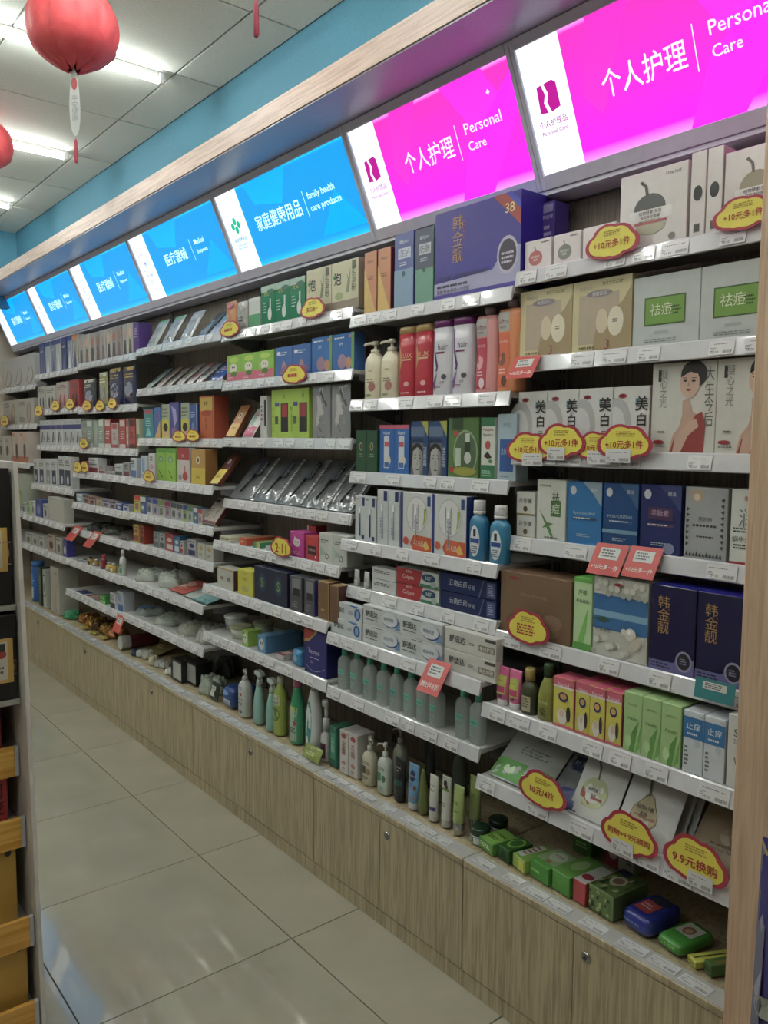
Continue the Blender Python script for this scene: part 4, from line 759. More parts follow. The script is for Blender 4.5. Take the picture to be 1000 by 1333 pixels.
bigt=[('r',0,0,.07,1,'#2b3f8c'),('e',.52,.62,.34,.32,'#b9bfbf'),('e',.52,.62,.315,.30,'#dfe1df'),('r',.40,.36,.42,.80,GR),('r',.56,.34,.575,.80,GR),('r',.86,.78,.96,.95,'#2a4a8c'),('t','1',.48,.62,.10,K,.2),('l',.45,.36,.56,.56,6,'#3f51a0'),('p',[(.32,.12),(.44,.27),(1,.25),(1,.0),(.42,.0)],'#cf5424'),('t','买1送1',.62,.13,.10,'#f3e6d0',.36),('p',[(.72,.1),(.84,.2),(.95,.06),(.82,.03)],'#e2b93a'),('e',.18,.15,.09,.07,'#d2532c'),('p',[(.76,.74),(.84,.74),(.80,.54),(.72,.40),(.76,.58)],'#a9b43c')]
P(2,3,521,605,641,'brush','toothbrush_set_box','large white toothbrush pack with orange sticker',bigt,n=2,d=.045,c='#d2d5d2',side='#2b3f8c',bc='#c6cdd4')
mw=[('e',.5,.42,.30,.34,'#dfe4e8'),('r',.22,.38,.78,.48,'#234a9c'),('r',.42,.52,.58,.68,'#20242c'),('l',.3,.14,.7,.32,4,'#3a4a60')]
P(2,3,607,627,651,'bottle','mouthwash_bottle','blue mouthwash bottle with white cap, left',mw,w=.06,d=.038,c='#0e7aa8',cap='#e8e8e8',pf='shoulder',p=2.8,body=.77,capr=.56,ribs=1,coat=.6)
P(2,3,634,655,658,'bottle','mouthwash_bottle','blue mouthwash bottle with white cap, right',mw,w=.062,d=.038,c='#0e86b4',cap='#e8e8e8',pf='shoulder',p=2.8,body=.77,capr=.56,ribs=1,coat=.6)
P(2,4,455,481,742,'tube','cream_tube','white tube lying low at the left',[('l',.2,.4,.8,.6,2,GR)],h=.055,w=.026,n=2,d=.02,c='#d2d4d2',cap='#c2c4c4')
st=[('l',.1,.5,.9,.8,2,GR),('t','1',.2,.6,.3,K,.1)]
P(2,4,483,514,742,'box','toothpaste_box','plain white toothpaste box',st,h=.040,d=.045,c='#d0d4d4')
P(2,4,483,514,742,'box','toothpaste_box','white toothpaste box over blue one',st,h=.038,z0=.0405,d=.045,c='#d6d8d6')
col=[('p',[(0,0),(0,1),(.64,1),(.56,0)],'#b3242e'),('t','Colgate',.29,.42,.34,'#ece2e0',.5),('t','高露洁',.30,.82,.18,'#ece2e0',.3),('r',.58,.0,1,.2,'#2f7a5c'),('e',.78,.62,.16,.26,'#1f4a6a'),('t','360°',.78,.62,.26,'#dfe8ea',.26),('e',.9,.25,.07,.2,'#a8b8b4')]
P(2,4,516,570,742,'box','toothpaste_box','red and white Colgate 360 toothpaste box',col,stack=2,d=.045,c='#cfd4d0')
P(2,4,572,646,751,'box','toothpaste_box','navy toothpaste box with silver brush lettering',[('t','云南白药',.34,.54,.34,'#c0cad8',.36),('t','牙膏',.58,.46,.26,'#9fb0c8',.12),('p',[(.70,0),(.78,1),(.80,1),(.72,0)],'#4a5a86'),('r',.84,.1,.98,.9,'#3a4a7c'),('l',.86,.2,.96,.8,5,'#a9b6cc')],stack=2,d=.045,c='#192a5e',rough=.2)
shu=lambda t:[('T','舒适达',.24,.58,.34,'#23252a',.36),('l',.08,.22,.42,.32,1,GR),('e',.74,.5,.22,.38,'#27508c'),('e',.72,.54,.21,.36,'#d8dde0'),('t',t,.70,.54,.2,'#4a6a94',.26),('p',[(.86,.1),(1,.1),(1,.6)],'#6c98c4'),('l',.3,.88,.6,.96,1,GR)]
P(2,5,430,470,786,'box','toothpaste_box','white toothpaste box with blue tooth',[('T','舒适达',.28,.55,.34,'#23252a',.44),('e',.86,.5,.10,.36,'#2a5a9c'),('e',.86,.5,.05,.26,'#86b0d8'),('l',.56,.4,.74,.6,2,'#4a6a94'),('p',[(.5,1),(.9,1),(.8,.85)],'#3f7ab8')],stack=2,d=.028,c='#ccd2d4')
P(2,5,471,575,793,'box','toothpaste_box','white toothpaste box with blue swoosh',shu('速效抗敏'),n=2,stack=2,d=.028,c='#cdd2d2')
P(2,5,577,644,824,'box','toothpaste_box','white toothpaste box with bronze end label',[('T','舒适达',.26,.55,.34,'#23252a',.38),('r',.68,.28,.98,.58,'#8c8272'),('t','美白护理',.83,.43,.2,'#efece4',.26),('r',.8,.78,1,.92,'#4b4840'),('l',.5,.42,.62,.56,2,GR)],stack=2,d=.028,c='#d2d0c8')
for i,(a,yt) in enumerate(((443,843),(459,846),(476,854),(494,861),(511,866),(529,871),(546,879),(563,886),(597,894),(616,901))):
    P(2,6,a-9,a+9,yt,'bottle','mouthwash_bottle','clear mouthwash bottle with teal cap, '+ORD[i],[('r',.22,.44,.78,.60,'#58b8a8'),('t','浓缩漱口',.5,.52,.1,'#1f7a70',.5),('l',.25,.16,.75,.34,3,'#7fb0ac')],w=.048,d=.036,c='#d4e2de',cap='#2fb8a0',pf='shoulder',p=3,body=.80,capr=.40,alpha=.42,jit=0,group='clear mouthwash bottles')
P(2,-1,425,440,946,'box','cream_box','teal green carton at front edge',[('r',.2,.2,.8,.85,'#3f9a7c'),('t','冰\n肌',.5,.55,.36,'#d0e6dc',.4)],w=.042,d=.07,c='#1f6a52',side='#2c7c60',top='#2c7a5e')
P(2,-1,442,464,951,'box','cream_box','white carton with red flower prints',[('e',.5,.88,.3,.06,'#b04a50'),('t','花\n露',.5,.6,.3,'#9a3a44',.5),('e',.5,.25,.25,.05,'#c07a7c'),('l',.3,.05,.7,.15,2,'#b04a50')],n=2,d=.07,c='#cfccc6')
P(2,-1,466,484,960,'bottle','lotion_bottle','cream lotion pump with brown square label',[('r',.1,.34,.5,.56,'#4a3c28'),('e',.72,.42,.18,.1,'#a08a58'),('l',.15,.6,.8,.72,2,'#7a7050'),('l',.15,.14,.8,.26,2,'#7a7050')],w=.052,d=.036,c='#cfcab0',cap='#d6d4c6',pf='shoulder',p=3.2,head='pump',body=.70,capr=.34,dir=1)
P(2,-1,487,504,968,'bottle','lotion_bottle','white lotion pump with green label',[('r',.12,.34,.5,.58,'#2f8a54'),('e',.72,.44,.16,.1,'#4a7a5a'),('l',.15,.64,.8,.74,2,'#5a8a6a'),('e',.5,.16,.2,.06,'#8fb89a')],w=.052,d=.036,c='#c9d2c8',cap='#d2d8d0',pf='shoulder',p=3.2,head='pump',body=.72,capr=.34,dir=-1)
P(2,-1,506,524,948,'bottle','lotion_bottle','pale lotion pump standing behind the others',[],w=.05,d=.036,back=.10,c='#bcc0ae',cap='#c2c6b8',pf='round',p=3,head='pump',body=.68,capr=.36,dir=-1)
P(2,-1,506,522,988,'tube','cleanser_tube','black men cleanser tube with ring logo',[('e',.5,.76,.3,.13,'#3a3f44'),('e',.5,.76,.26,.11,'#14171b'),('t','NIVEA',.5,.78,.05,'#c9ced2',.48),('t','MEN',.5,.71,.03,'#c9ced2',.3),('r',.1,.38,.9,.5,'#1f5a52')],w=.046,d=.035,c='#15181c',cap='#1c2024')
P(2,-1,525,541,996,'tube','cleanser_tube','sky blue cleanser tube with navy disc',[('e',.52,.74,.26,.12,'#1b2b5c'),('t','NIVEA',.52,.74,.06,'#dfe4ea',.42),('l',.25,.5,.75,.6,3,'#3a5a90'),('r',0,.24,1,.30,'#8b9098'),('e',.8,.5,.1,.06,'#7a4a3c')],w=.046,d=.035,c='#6aa6d4',cap='#d0d4d6')
P(2,-1,538,552,1000,'bottle','oil_bottle','olive teardrop bottle with clear base',[('l',.3,.3,.5,.6,4,'#55621c')],w=.036,d=.03,c='#66742a',cap='#55621c',pf='drop',p=2,body=.97,capr=.2)
P(2,-1,553,568,1010,'tube','cleanser_tube','slim white tube with purple band',[('r',.1,.24,.9,.32,'#4a3c88'),('t','Simple',.5,.78,.05,GR,.7),('l',.2,.64,.8,.7,2,GR)],w=.034,d=.03,c='#cfd0c4',cap='#c9cabc',caph=.1)
P(2,-1,568,583,1012,'tube','cleanser_tube','white tube with berry and leaf top',[('e',.45,.86,.2,.06,'#3a2430'),('e',.62,.80,.14,.04,'#5a2a3c'),('r',.1,.72,.9,.77,'#6a9a34'),('l',.25,.4,.75,.5,2,'#8a8c80')],w=.036,d=.03,c='#cfd0c4',cap='#c6c8ba',caph=.12)
P(2,-1,584,600,1024,'tube','cleanser_tube','pale green tube with silver cap, front',[('l',.3,.6,.7,.68,2,'#5c7a30'),('l',.3,.45,.7,.5,1,'#5c7a30')],w=.04,d=.032,c='#a8be68',cap='#b2b4b0',metal=.9,caph=.24)
P(2,-1,606,618,1012,'tube','cleanser_tube','pale green tube with silver cap, behind',[('l',.3,.6,.7,.68,2,'#5c7a30')],w=.04,d=.032,back=.05,c='#a0b562',cap='#a6a8a4',metal=.9,caph=.2)
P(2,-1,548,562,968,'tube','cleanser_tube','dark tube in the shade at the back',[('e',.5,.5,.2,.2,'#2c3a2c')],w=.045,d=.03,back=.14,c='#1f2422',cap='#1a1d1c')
P(2,-1,562,578,985,'jar','cream_jar','olive oval jar standing at the back',[],w=.05,h=.06,back=.10,c='#6a7a3c',cap='#7a8a48')
P(2,-1,582,600,975,'bottle','lotion_bottle','grey green bottle at the back right',[],w=.05,d=.04,back=.17,c='#6a7a70',cap='#5c6a62',pf='round')
# ---------- bay 3 (family health) ----------
P(3,0,293,306,392,'pouch','supplement_packet','orange and red hanging packet',[('r',.1,.75,.9,.95,'#a8454c'),('r',.1,.1,.9,.35,'#c9a46c')],c='#cf8f5a',t=.012,d=.03)
P(3,0,307,321,392,'pouch','supplement_packet','clear grey hanging packet',[('l',.2,.2,.8,.5,3,GR)],c='#a9a8a0',t=.012,d=.03,seed=3)
P(3,0,323,338,387,'box','herb_box','narrow white over green carton',[('r',0,.0,1,.46,'#3f9a62'),('r',0,.90,1,1,'#d9dcdc')],d=.04,c='#c9cfc6')
P(3,0,340,397,371,'box','herb_box','green carton with white spoon print',[('r',0,.84,1,1,'#9fc0b0'),('t','足贴',.4,.80,.12,'#c8b838',.6),('e',.62,.28,.14,.16,'#cfd8d0'),('r',.62,.40,.72,.66,'#cfd8d0'),('l',.12,.3,.42,.6,4,'#9ad0aa'),('e',.7,.84,.26,.06,'#1d6a48')],n=3,d=.05,c='#1f8050',side='#197046',rough=.18)
P(3,0,399,466,348,'box','herb_box','beige herbal bath box with brush character',[('T','泡',.24,.66,.26,'#1f2220',.36),('e',.12,.70,.06,.05,'#4a9a50'),('p',[(.55,.35),(.62,.6),(.58,.75),(.66,.62),(.72,.85),(.70,.55),(.66,.35)],'#7c8a5c'),('t','足\n浴\n粉',.84,.60,.5,'#34382c',.16),('r',.78,.80,.92,.96,'#5c5c44'),('r',0,0,1,.20,'#8f7f6c'),('e',.3,.30,.16,.08,'#9ca86c')],n=2,d=.06,c='#c9c49c',side='#a89a80')
kid=[('r',0,.0,1,.36,'#d86a86'),('e',.45,.52,.24,.17,'#e6e0d6'),('e',.38,.55,.04,.03,K),('e',.52,.55,.04,.03,K),('e',.5,.82,.3,.1,'#b8d84a'),('e',.48,.3,.2,.1,'#5a8a3c'),('l',.1,.10,.6,.2,2,'#f0d0d8')]
P(3,1,295,356,462,'box','plaster_box','lime and pink carton with cartoon animal',kid,n=3,d=.05,c='#8cc43c')
P(3,1,358,404,451,'box','condom_box','blue carton with castle shaped print',[('p',[(.3,.1),(.4,.45),(.5,.55),(.6,.45),(.7,.1)],'#b08a94'),('l',.1,.7,.8,.84,2,'#c8d4e8'),('e',.6,.2,.3,.14,'#8c6a90'),('e',.2,.8,.1,.06,'#dfe6f0')],n=2,d=.05,c='#4d76b8',rough=.2)
P(3,1,406,461,438,'box','plaster_box','tall blue carton with pink figures',[('t','3M',.4,.72,.09,'#e0e8f0',.3),('e',.45,.25,.2,.2,'#a07c94'),('e',.75,.2,.14,.16,'#c08a6c'),('l',.1,.85,.7,.92,1,'#dfe6f0'),('e',.82,.9,.06,.04,'#d07c5c'),('r',.88,.0,1,1,'#6aa04c')],n=2,d=.05,c='#4276bc',rough=.2)
P(3,1,463,474,450,'box','ointment_box','rust brown carton partly hidden by bay end',[],w=.03,back=.06,d=.05,c='#a05a30')
P(3,2,284,316,525,'box','liniment_box','gold carton leaning right with oval emblem',[('e',.5,.66,.18,.09,'#dcd4c0'),('e',.5,.66,.10,.06,'#5a3a20'),('r',.0,.0,1,.40,'#d8ac3c'),('t','筋骨贴',.5,.25,.09,'#5a3410',.5)],w=.075,h=.15,lean=30,d=.02,c='#b87a30',side='#8a4a20')
P(3,2,305,336,530,'pouch','support_packet','pink and white packet leaning back',[('r',.05,.02,.95,.34,'#cf5a80'),('e',.4,.55,.2,.15,'#7fae9c'),('l',.2,.7,.8,.8,2,'#a05060')],w=.085,h=.14,lean=32,d=.02,c='#d4d0ce')
P(3,2,335,351,515,'box','support_box','white carton with black belt picture',[('r',.6,.3,.9,.9,'#28282a'),('l',.1,.4,.4,.8,4,GR)],w=.05,d=.03,c='#c8c8c6')
P(3,2,353,402,507,'box','massager_box','lime carton with black window',[('r',.52,.14,.92,.72,'#26262a'),('r',.58,.44,.88,.70,'#a8323c'),('r',.20,.30,.38,.46,'#4a5a40'),('r',.2,.66,.44,.74,'#4a5a9c'),('t','M\nA\nS\nS',.12,.4,.5,'#5a7a20',.1),('t','G',.72,.86,.08,'#4a6a20')],n=2,d=.04,c='#a6c83a')
body=[('p',[(.3,.0),(.28,.35),(.38,.55),(.3,.8),(.45,.95),(.65,.95),(.75,.7),(.68,.5),(.75,.3),(.7,.0)],'#b4b2b0'),('p',[(.28,.0),(.27,.38),(.72,.36),(.72,.0),(.55,.0),(.5,.18),(.45,.0)],'#4a5262'),('p',[(.55,.95),(.9,.6),(.8,.6),(.5,.85)],'#4a4a4e')]
P(3,2,405,454,501,'pouch','support_packet','grey packet with waist support model photo',body,n=2,c='#8c8e92',t=.010,d=.02,rough=.15,crink=.001)
for i in range(5):
    P(3,3,296+32.4*i,296+32.4*(i+1),610,'combbag','comb_packet','clear bag with grey comb card, '+['leftmost','second from left','middle','second from right','rightmost'][i],h=.226,lean=41,d=.02,seed=i+2,group='bagged combs on shelf four',back=0)
P(3,4,280,306,712,'box','patch_box','flat cream carton lying at left end',[('l',.2,.3,.8,.7,1,GR)],w=.10,d=.14,h=.022,c='#c9c4a8',top='#cfcab0')
P(3,4,308,323,712,'box','patch_box','flat orange carton',[('l',.2,.3,.8,.7,1,'#e8d0b0')],w=.055,d=.14,h=.030,c='#c8502c',top='#c07a4a')
P(3,4,325,341,712,'box','patch_box','flat green and yellow carton',[('r',.5,0,1,1,'#c8b83c')],w=.055,d=.14,h=.024,c='#3a9468',top='#8aa860')
P(3,4,343,356,712,'box','patch_box','flat grey carton beside green one',[],w=.05,d=.12,h=.018,c='#b8b8b8',top='#c2c2be')
P(3,4,377,395,692,'box','plaster_box','magenta carton with white cartoon cat face',[('e',.5,.58,.26,.17,'#e6e0de'),('e',.42,.6,.04,.03,K),('e',.58,.6,.04,.03,K),('p',[(.3,.7),(.34,.84),(.44,.73)],'#e6e0de'),('l',.2,.1,.8,.25,2,'#f0c0d8')],d=.06,c='#c8389a')
P(3,4,397,414,698,'box','plaster_box','red carton with dark panel',[('r',.2,.25,.8,.6,'#3a2224'),('t','OMRON',.5,.43,.09,'#d8c8c0',.5),('p',[(.75,.1),(.85,.1),(.85,.2),(.75,.2)],'#efe0e0')],d=.05,c='#bf3038')
P(3,4,398,412,684,'box','plaster_box','red carton with white edge behind red one',[('r',0,.0,.15,1,'#d8d0cc'),('e',.6,.7,.2,.1,'#d8807c')],w=.055,back=.065,d=.05,c='#b8282e')
P(3,4,415,451,694,'box','gauze_box','white carton with grey ring print',[('e',.58,.24,.12,.10,'#3f4646'),('e',.58,.24,.08,.065,'#cfd4cc'),('p',[(.1,.25),(.1,.55),(.6,.3)],'#9fb8a8'),('l',.15,.66,.7,.8,2,GR)],n=2,d=.07,c='#c6cbc2')
P(3,5,282,303,740,'box','herb_box','white carton with two brown seals',[('e',.3,.5,.11,.09,'#8a7a5c'),('e',.72,.5,.11,.09,'#8a7a5c'),('r',0,.94,1,1,'#b8963c')],d=.06,c='#bfbfb6',side='#5c2a24')
P(3,5,309,328,742,'box','herb_box','bright yellow carton with green characters',[('t','鼻炎王',.5,.64,.12,'#2c4a20',.7),('e',.5,.25,.25,.12,'#b8b060'),('t','◎ ◎',.5,.86,.07,'#6a7a1c',.5)],d=.06,c='#cfca28')
P(3,5,330,374,738,'box','condom_box','navy carton with glowing green swirl',[('e',.5,.55,.24,.30,'#1f3a5c'),('e',.5,.55,.16,.2,'#2c5a5a'),('t','S',.5,.55,.26,'#8aa83c',.3)],n=2,d=.06,c='#131d3e')
P(3,5,377,393,750,'box','condom_box','black and silver carton with window, left',[('r',.2,.5,.9,.95,'#7c7e84'),('r',.25,.45,.85,.66,'#1c1c20'),('l',.2,.1,.8,.3,3,'#8a8c90')],d=.05,c='#4b4c54')
P(3,5,396,409,754,'box','condom_box','black and silver carton with window, right',[('r',.2,.5,.9,.95,'#84868c'),('r',.25,.42,.85,.62,'#1c1c20'),('l',.2,.1,.8,.3,3,'#8a8c90')],d=.05,c='#4b4c54',side='#3f3a8a')
P(3,5,413,427,757,'box','condom_box','brown gold edged carton, left',[('r',.06,.03,.94,.97,'#7a5a38'),('l',.3,.2,.7,.3,1,'#b89a60')],d=.05,c='#a8844c',side='#4a1f1c')
P(3,5,429,440,762,'box','condom_box','brown gold edged carton, right',[('r',.06,.03,.94,.97,'#74543a')],d=.05,c='#9c7a4a',side='#4a1f1c')
P(3,6,284,302,806,'tub','cotton_tub','white round tub with blue edge',[('l',.2,.3,.8,.5,2,'#4a6aa0')],w=.10,h=.062,back=.06,c='#c2c8ca')
P(3,6,288,312,815,'tub','cotton_tub','white round tub with olive lid, front',[('l',.2,.3,.8,.5,2,'#6a7a4a')],w=.09,h=.05,back=.01,c='#c8cabf',lid='#b5b88a')
P(3,6,316,346,808,'tub','cotton_tub','greenish round tub at the back',[('l',.2,.3,.8,.5,2,'#6a7a4a')],w=.09,h=.06,back=.10,c='#a9b09a',lid='#a8ad8c')
tis=lambda c:[('e',.5,.5,.34,.34,'#d6d8d4'),('e',.40,.56,.06,.08,K),('e',.60,.56,.06,.08,K),('p',[(.2,.7),(.3,.96),(.44,.8)],K)]
P(3,6,312,325,815,'box','tissue_box','lime carton with cartoon panda face',tis(0),w=.045,d=.06,h=.062,c='#9ac43a')
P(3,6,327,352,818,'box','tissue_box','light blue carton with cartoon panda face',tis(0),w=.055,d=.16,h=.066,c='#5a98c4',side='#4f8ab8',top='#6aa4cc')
P(3,6,356,372,812,'box','tissue_box','blue green carton behind panda cartons',[],w=.07,d=.08,h=.06,back=.09,c='#3f7a90')
P(3,6,356,372,850,'box','pad_box','flat red topped carton',[('l',.1,.4,.9,.7,1,'#e8c8c8')],w=.05,d=.16,h=.022,c='#b9b4ae',top='#a82c44',tp=[('r',.1,.1,.9,.3,'#d8c4c0'),('l',.1,.5,.9,.8,2,'#d8a8a8')])
P(3,6,374,394,850,'soft','tissue_pack','shiny sky blue soft pack beside navy box',[('e',.5,.5,.2,.2,'#8ac0e0')],w=.06,d=.09,h=.062,c='#2f8cc4')
P(3,6,396,425,821,'box','tissue_box','navy Tempo box with red corner and white lettering',[('p',[(0,1),(0,.74),(.20,.78),(.42,.90),(.52,1)],'#c23a34'),('p',[(0,.74),(0,.68),(.22,.72),(.46,.88),(.62,1),(.52,1),(.42,.90),(.2,.78)],'#c9a054'),('t','Tempo',.44,.50,.15,'#dfe2ee',.60),('r',.26,.365,.66,.38,'#dfe2ee'),('t','得宝',.36,.27,.06,'#c8ccdc',.2)]+[('p',[(.06+i*.088,.17-.10*math.sin(i/9*math.pi)),(.06+(i+1)*.088,.17-.10*math.sin((i+1)/9*math.pi)),(.06+(i+1)*.088,.18-.10*math.sin((i+1)/9*math.pi)),(.06+i*.088,.18-.10*math.sin(i/9*math.pi))],'#c8ccdc') for i in range(10)],d=.09,c='#23247c',side='#1d1e66')
P(3,-1,284,304,900,'soft','nappy_pack','blue and white wrapped pad pack',[('r',0,.0,1,.45,'#b9c2cc'),('l',.1,.1,.9,.35,3,'#5a6a9c'),('e',.4,.75,.3,.12,'#6a9ad0')],w=.085,d=.13,h=.085,c='#2a4f94')
P(3,-1,305,322,872,'bottle','lotion_bottle','white sanitiser pump with red print',[('e',.5,.62,.16,.05,'#c04a50'),('t','洗手液',.5,.48,.07,GR,.6),('l',.25,.3,.75,.4,2,GR),('e',.5,.14,.2,.05,'#6a7a7c'),('l',.3,.74,.8,.84,3,'#5a6a90')],w=.062,d=.042,c='#cfd3cf',cap='#d8dad6',pf='shoulder',p=3.4,head='pump',body=.77,capr=.36,dir=1)
sp2=[('p',[(.05,.02),(.05,.7),(.4,.62),(.7,.3),(.7,.02)],'#27406c'),('l',.12,.1,.5,.36,4,'#a9c4d8')]
P(3,-1,324,339,873,'bottle','spray_bottle','aqua trigger spray with navy label, left',sp2,w=.050,d=.036,c='#8fc4bc',cap='#c9d6d0',pf='slope',p=2.6,head='spray',body=.70,capr=.4,dir=1)
P(3,-1,341,355,883,'bottle','spray_bottle','aqua trigger spray with navy label, right',sp2,w=.046,d=.036,c='#86bcb4',cap='#c9d6d0',pf='slope',p=2.6,head='spray',body=.70,capr=.4,dir=1)
P(3,-1,347,368,882,'bottle','toilet_water_bottle','lime green bottle with white cap',[('r',.0,.60,1,.80,'#cfd2b8'),('t','Adjutor',.5,.73,.05,K,.7),('t','花露水',.5,.65,.06,'#3c5a2c',.6),('e',.5,.42,.36,.14,'#4f7a2c'),('l',.2,.3,.8,.4,2,'#9ab850')],w=.062,d=.05,c='#a4b83e',cap='#cfd4bc',pf='round',p=2,body=.88,capr=.40)
P(3,-1,368,389,884,'bottle','toilet_water_bottle','teal green bottle with pink cap',[('r',0,.06,1,.62,'#a9c0a8'),('r',0,.58,1,.66,'#c8c83c'),('e',.2,.46,.18,.10,'#8aa83a'),('e',.72,.38,.1,.05,'#b04a60'),('l',.2,.2,.8,.3,3,'#3a5a6a'),('p',[(.1,.14),(.9,.10),(.9,.13),(.1,.17)],'#b03a50')],w=.066,d=.052,c='#27a070',cap='#c46a84',pf='slope',p=2,body=.87,capr=.50)
P(3,-1,391,410,893,'bottle','detergent_bottle','white bottle with teal oval and bear',[('e',.40,.46,.34,.36,'#2a9a94'),('e',.34,.16,.16,.10,'#dfe2dc'),('e',.28,.25,.04,.03,'#dfe2dc'),('e',.42,.24,.04,.03,'#dfe2dc'),('l',.2,.5,.6,.6,2,'#cfe6e0')],w=.070,d=.05,c='#e0e5e0',cap='#dde2de',pf='slope',p=2.6,body=.93,capr=.30)
P(3,-1,413,424,912,'bottle','foam_soap_bottle','white foam pump with purple base',[('r',0,.1,1,.6,'#5a3040')],w=.042,d=.040,c='#c6c8c4',cap='#cdd0cc',pf='round',p=2,head='foam',body=.50,capr=.4)
P(3,-1,392,412,957,'pouch','refill_pouch','olive refill pouch propped before the bear bottle',[('l',.2,.3,.8,.6,2,'#c9d090'),('t','洗衣',.5,.75,.2,'#d8dca8',.3)],w=.10,h=.05,lean=25,d=.012,c='#8f9f48',back=-.036)
# ---------- bay 4 (first medical) ----------
for i,(a,c2,cc) in enumerate(((186,203,'#a8b0ac'),(205,225,'#a9aeb0'),(228,250,'#aeb2b4'))):
    P(4,0,a,c2,405,'pouch','mask_packet',['silver face mask packet with green header, left','silver face mask packet with green header, middle','tall silver packet with black print, right'][i],[('r',.05,.86,.95,.97,'#3f9a62') if i<2 else ('r',.05,.9,.95,.97,'#9fa8b8')]+[('p',[(.2,.1),(.26,.3),(.34,.12)],K),('p',[(.45,.1),(.52,.34),(.6,.12)],K),('p',[(.68,.12),(.74,.28),(.82,.1)],K),('l',.2,.5,.8,.7,3,'#7c8288')],w=.12,h=.16,lean=30,d=.02,c=cc,rough=.2,seed=i+20,back=.0)
P(4,0,252,268,428,'pouch','mask_packet','dark grey packet lying back',[('l',.2,.4,.8,.6,2,'#8c9298')],w=.08,h=.17,lean=45,d=.02,c='#5d666c',seed=24)
P(4,0,269,282,428,'pouch','mask_packet','pale blue packet with turquoise print',[('r',.2,.5,.8,.72,'#4aa8b8'),('l',.2,.2,.8,.4,3,'#6a7a9c'),('p',[(.1,.1),(.3,.3),(.35,.1)],K)],w=.08,h=.16,lean=45,d=.02,c='#b0b4c4',seed=25)
P(4,0,283,291,428,'pouch','mask_packet','pinkish packet lying back at bay end',[('l',.2,.2,.8,.6,4,'#9a6a8c')],w=.06,h=.15,lean=42,d=.02,c='#b8aabc',seed=26)
for i,(a,c2,cc,pc) in enumerate(((186,197,'#8fa4a0','#3f8a90'),(199,210,'#a49c98','#8c6a5a'),(212,223,'#a09c98','#4a3f3c'),(225,238,'#aaa6a4','#8c7c78'),(240,250,'#b4a8ac','#b03a60'),(252,262,'#a9aab0','#4a4a50'))):
    P(4,1,a,c2,500,'pouch','plaster_packet',['teal topped silver packet','brown and silver packet','dark printed silver packet','pale printed silver packet','magenta headed silver packet','plain silver packet'][i]+' leaning back',[('r',.05,.8,.95,.97,pc),('l',.15,.2,.85,.6,4,K),('e',.5,.3,.2,.1,pc)],w=.065 if i!=3 else .07,h=.16,lean=50,d=.02,c=cc,rough=.2,seed=i+30)
P(4,1,265,291,485,'pouch','plaster_packet','royal blue packet with red print leaning',[('r',.1,.75,.5,.9,'#c05060'),('l',.1,.3,.9,.6,4,'#8ab0e0'),('e',.6,.5,.2,.1,'#b04a6a')],w=.12,h=.15,lean=46,d=.02,c='#27509c',seed=37,rough=.2)
P(4,2,187,199,532,'box','patch_box','teal carton with red header',[('r',.1,.84,.9,.96,'#c23a56'),('l',.2,.4,.8,.7,4,'#bfe0e0'),('p',[(.2,.1),(.5,.4),(.8,.1)],'#8ad0d0')],d=.05,c='#2b8a90')
P(4,2,201,209,530,'box','patch_box','blue carton with purple flower',[('e',.5,.7,.3,.12,'#7a5aa8'),('p',[(0,0),(1,0),(1,.6)],'#d8a860')],d=.05,c='#3a6aa8')
P(4,2,210,220,526,'box','patch_box','yellow and silver child fever patch box, left',[('r',0,.0,1,.55,'#c8c22a'),('e',.5,.2,.28,.16,'#d8a888'),('e',.5,.33,.3,.12,'#26241c'),('l',.1,.6,.9,.9,3,'#5a6a3c')],d=.05,c='#a9b49c')
P(4,2,221,233,523,'box','patch_box','purple blue carton with drooping shape',[('p',[(.2,.9),(.7,.8),(.8,.5),(.5,.3),(.4,.6)],'#a8a8d8'),('e',.5,.2,.3,.12,'#8c6a9c')],d=.05,c='#4a4a98')
P(4,2,235,246,524,'box','patch_box','yellow and silver child fever patch box, right',[('r',0,.0,1,.55,'#c8c22a'),('e',.5,.2,.28,.16,'#d8a888'),('e',.5,.33,.3,.12,'#26241c'),('l',.1,.6,.9,.9,3,'#5a6a3c')],d=.05,c='#a9b49c')
P(4,2,247,257,526,'box','patch_box','blue carton with white edge line',[('r',.86,0,.94,1,'#d8dce0'),('e',.4,.3,.2,.2,'#6a9ac8'),('l',.1,.6,.7,.8,3,'#a8c0e0')],d=.05,c='#3456a0')
P(4,2,260,279,515,'box','plaster_box','tall orange carton with yellow panel and oval',[('r',.06,.66,.90,.96,'#c9a83c'),('r',.04,.03,.06,.97,'#3a2418'),('r',.90,.03,.92,.97,'#3a2418'),('t','麦凡',.44,.82,.10,'#28201a',.6),('e',.5,.60,.36,.07,'#a83a20'),('l',.4,.2,.56,.5,6,'#8a3418')],d=.07,c='#c0602c',side='#b0482c')
P(4,3,183,192,593,'box','ointment_box','white carton with blue foot print',[('r',.2,.3,.6,.9,'#7aa4d0'),('l',.1,.1,.9,.2,2,GR)],d=.05,c='#c2cad2')
P(4,3,193,201,590,'box','ointment_box','white carton with pink dots beside lime ones',[('e',.5,.5,.3,.1,'#c89aa0'),('l',.2,.7,.8,.9,2,GR)],d=.05,c='#cfcfca')
P(4,3,203,228,583,'box','ginger_box','lime carton with feather mark',[('r',0,.86,1,1,'#5a9a2c'),('p',[(.2,.35),(.3,.32),(.7,.12),(.6,.10)],'#3c4c1c'),('e',.5,.66,.26,.10,'#6f9a78'),('t','艾草',.5,.66,.09,'#dfe8c8',.4)],n=2,d=.05,c='#8cc030')
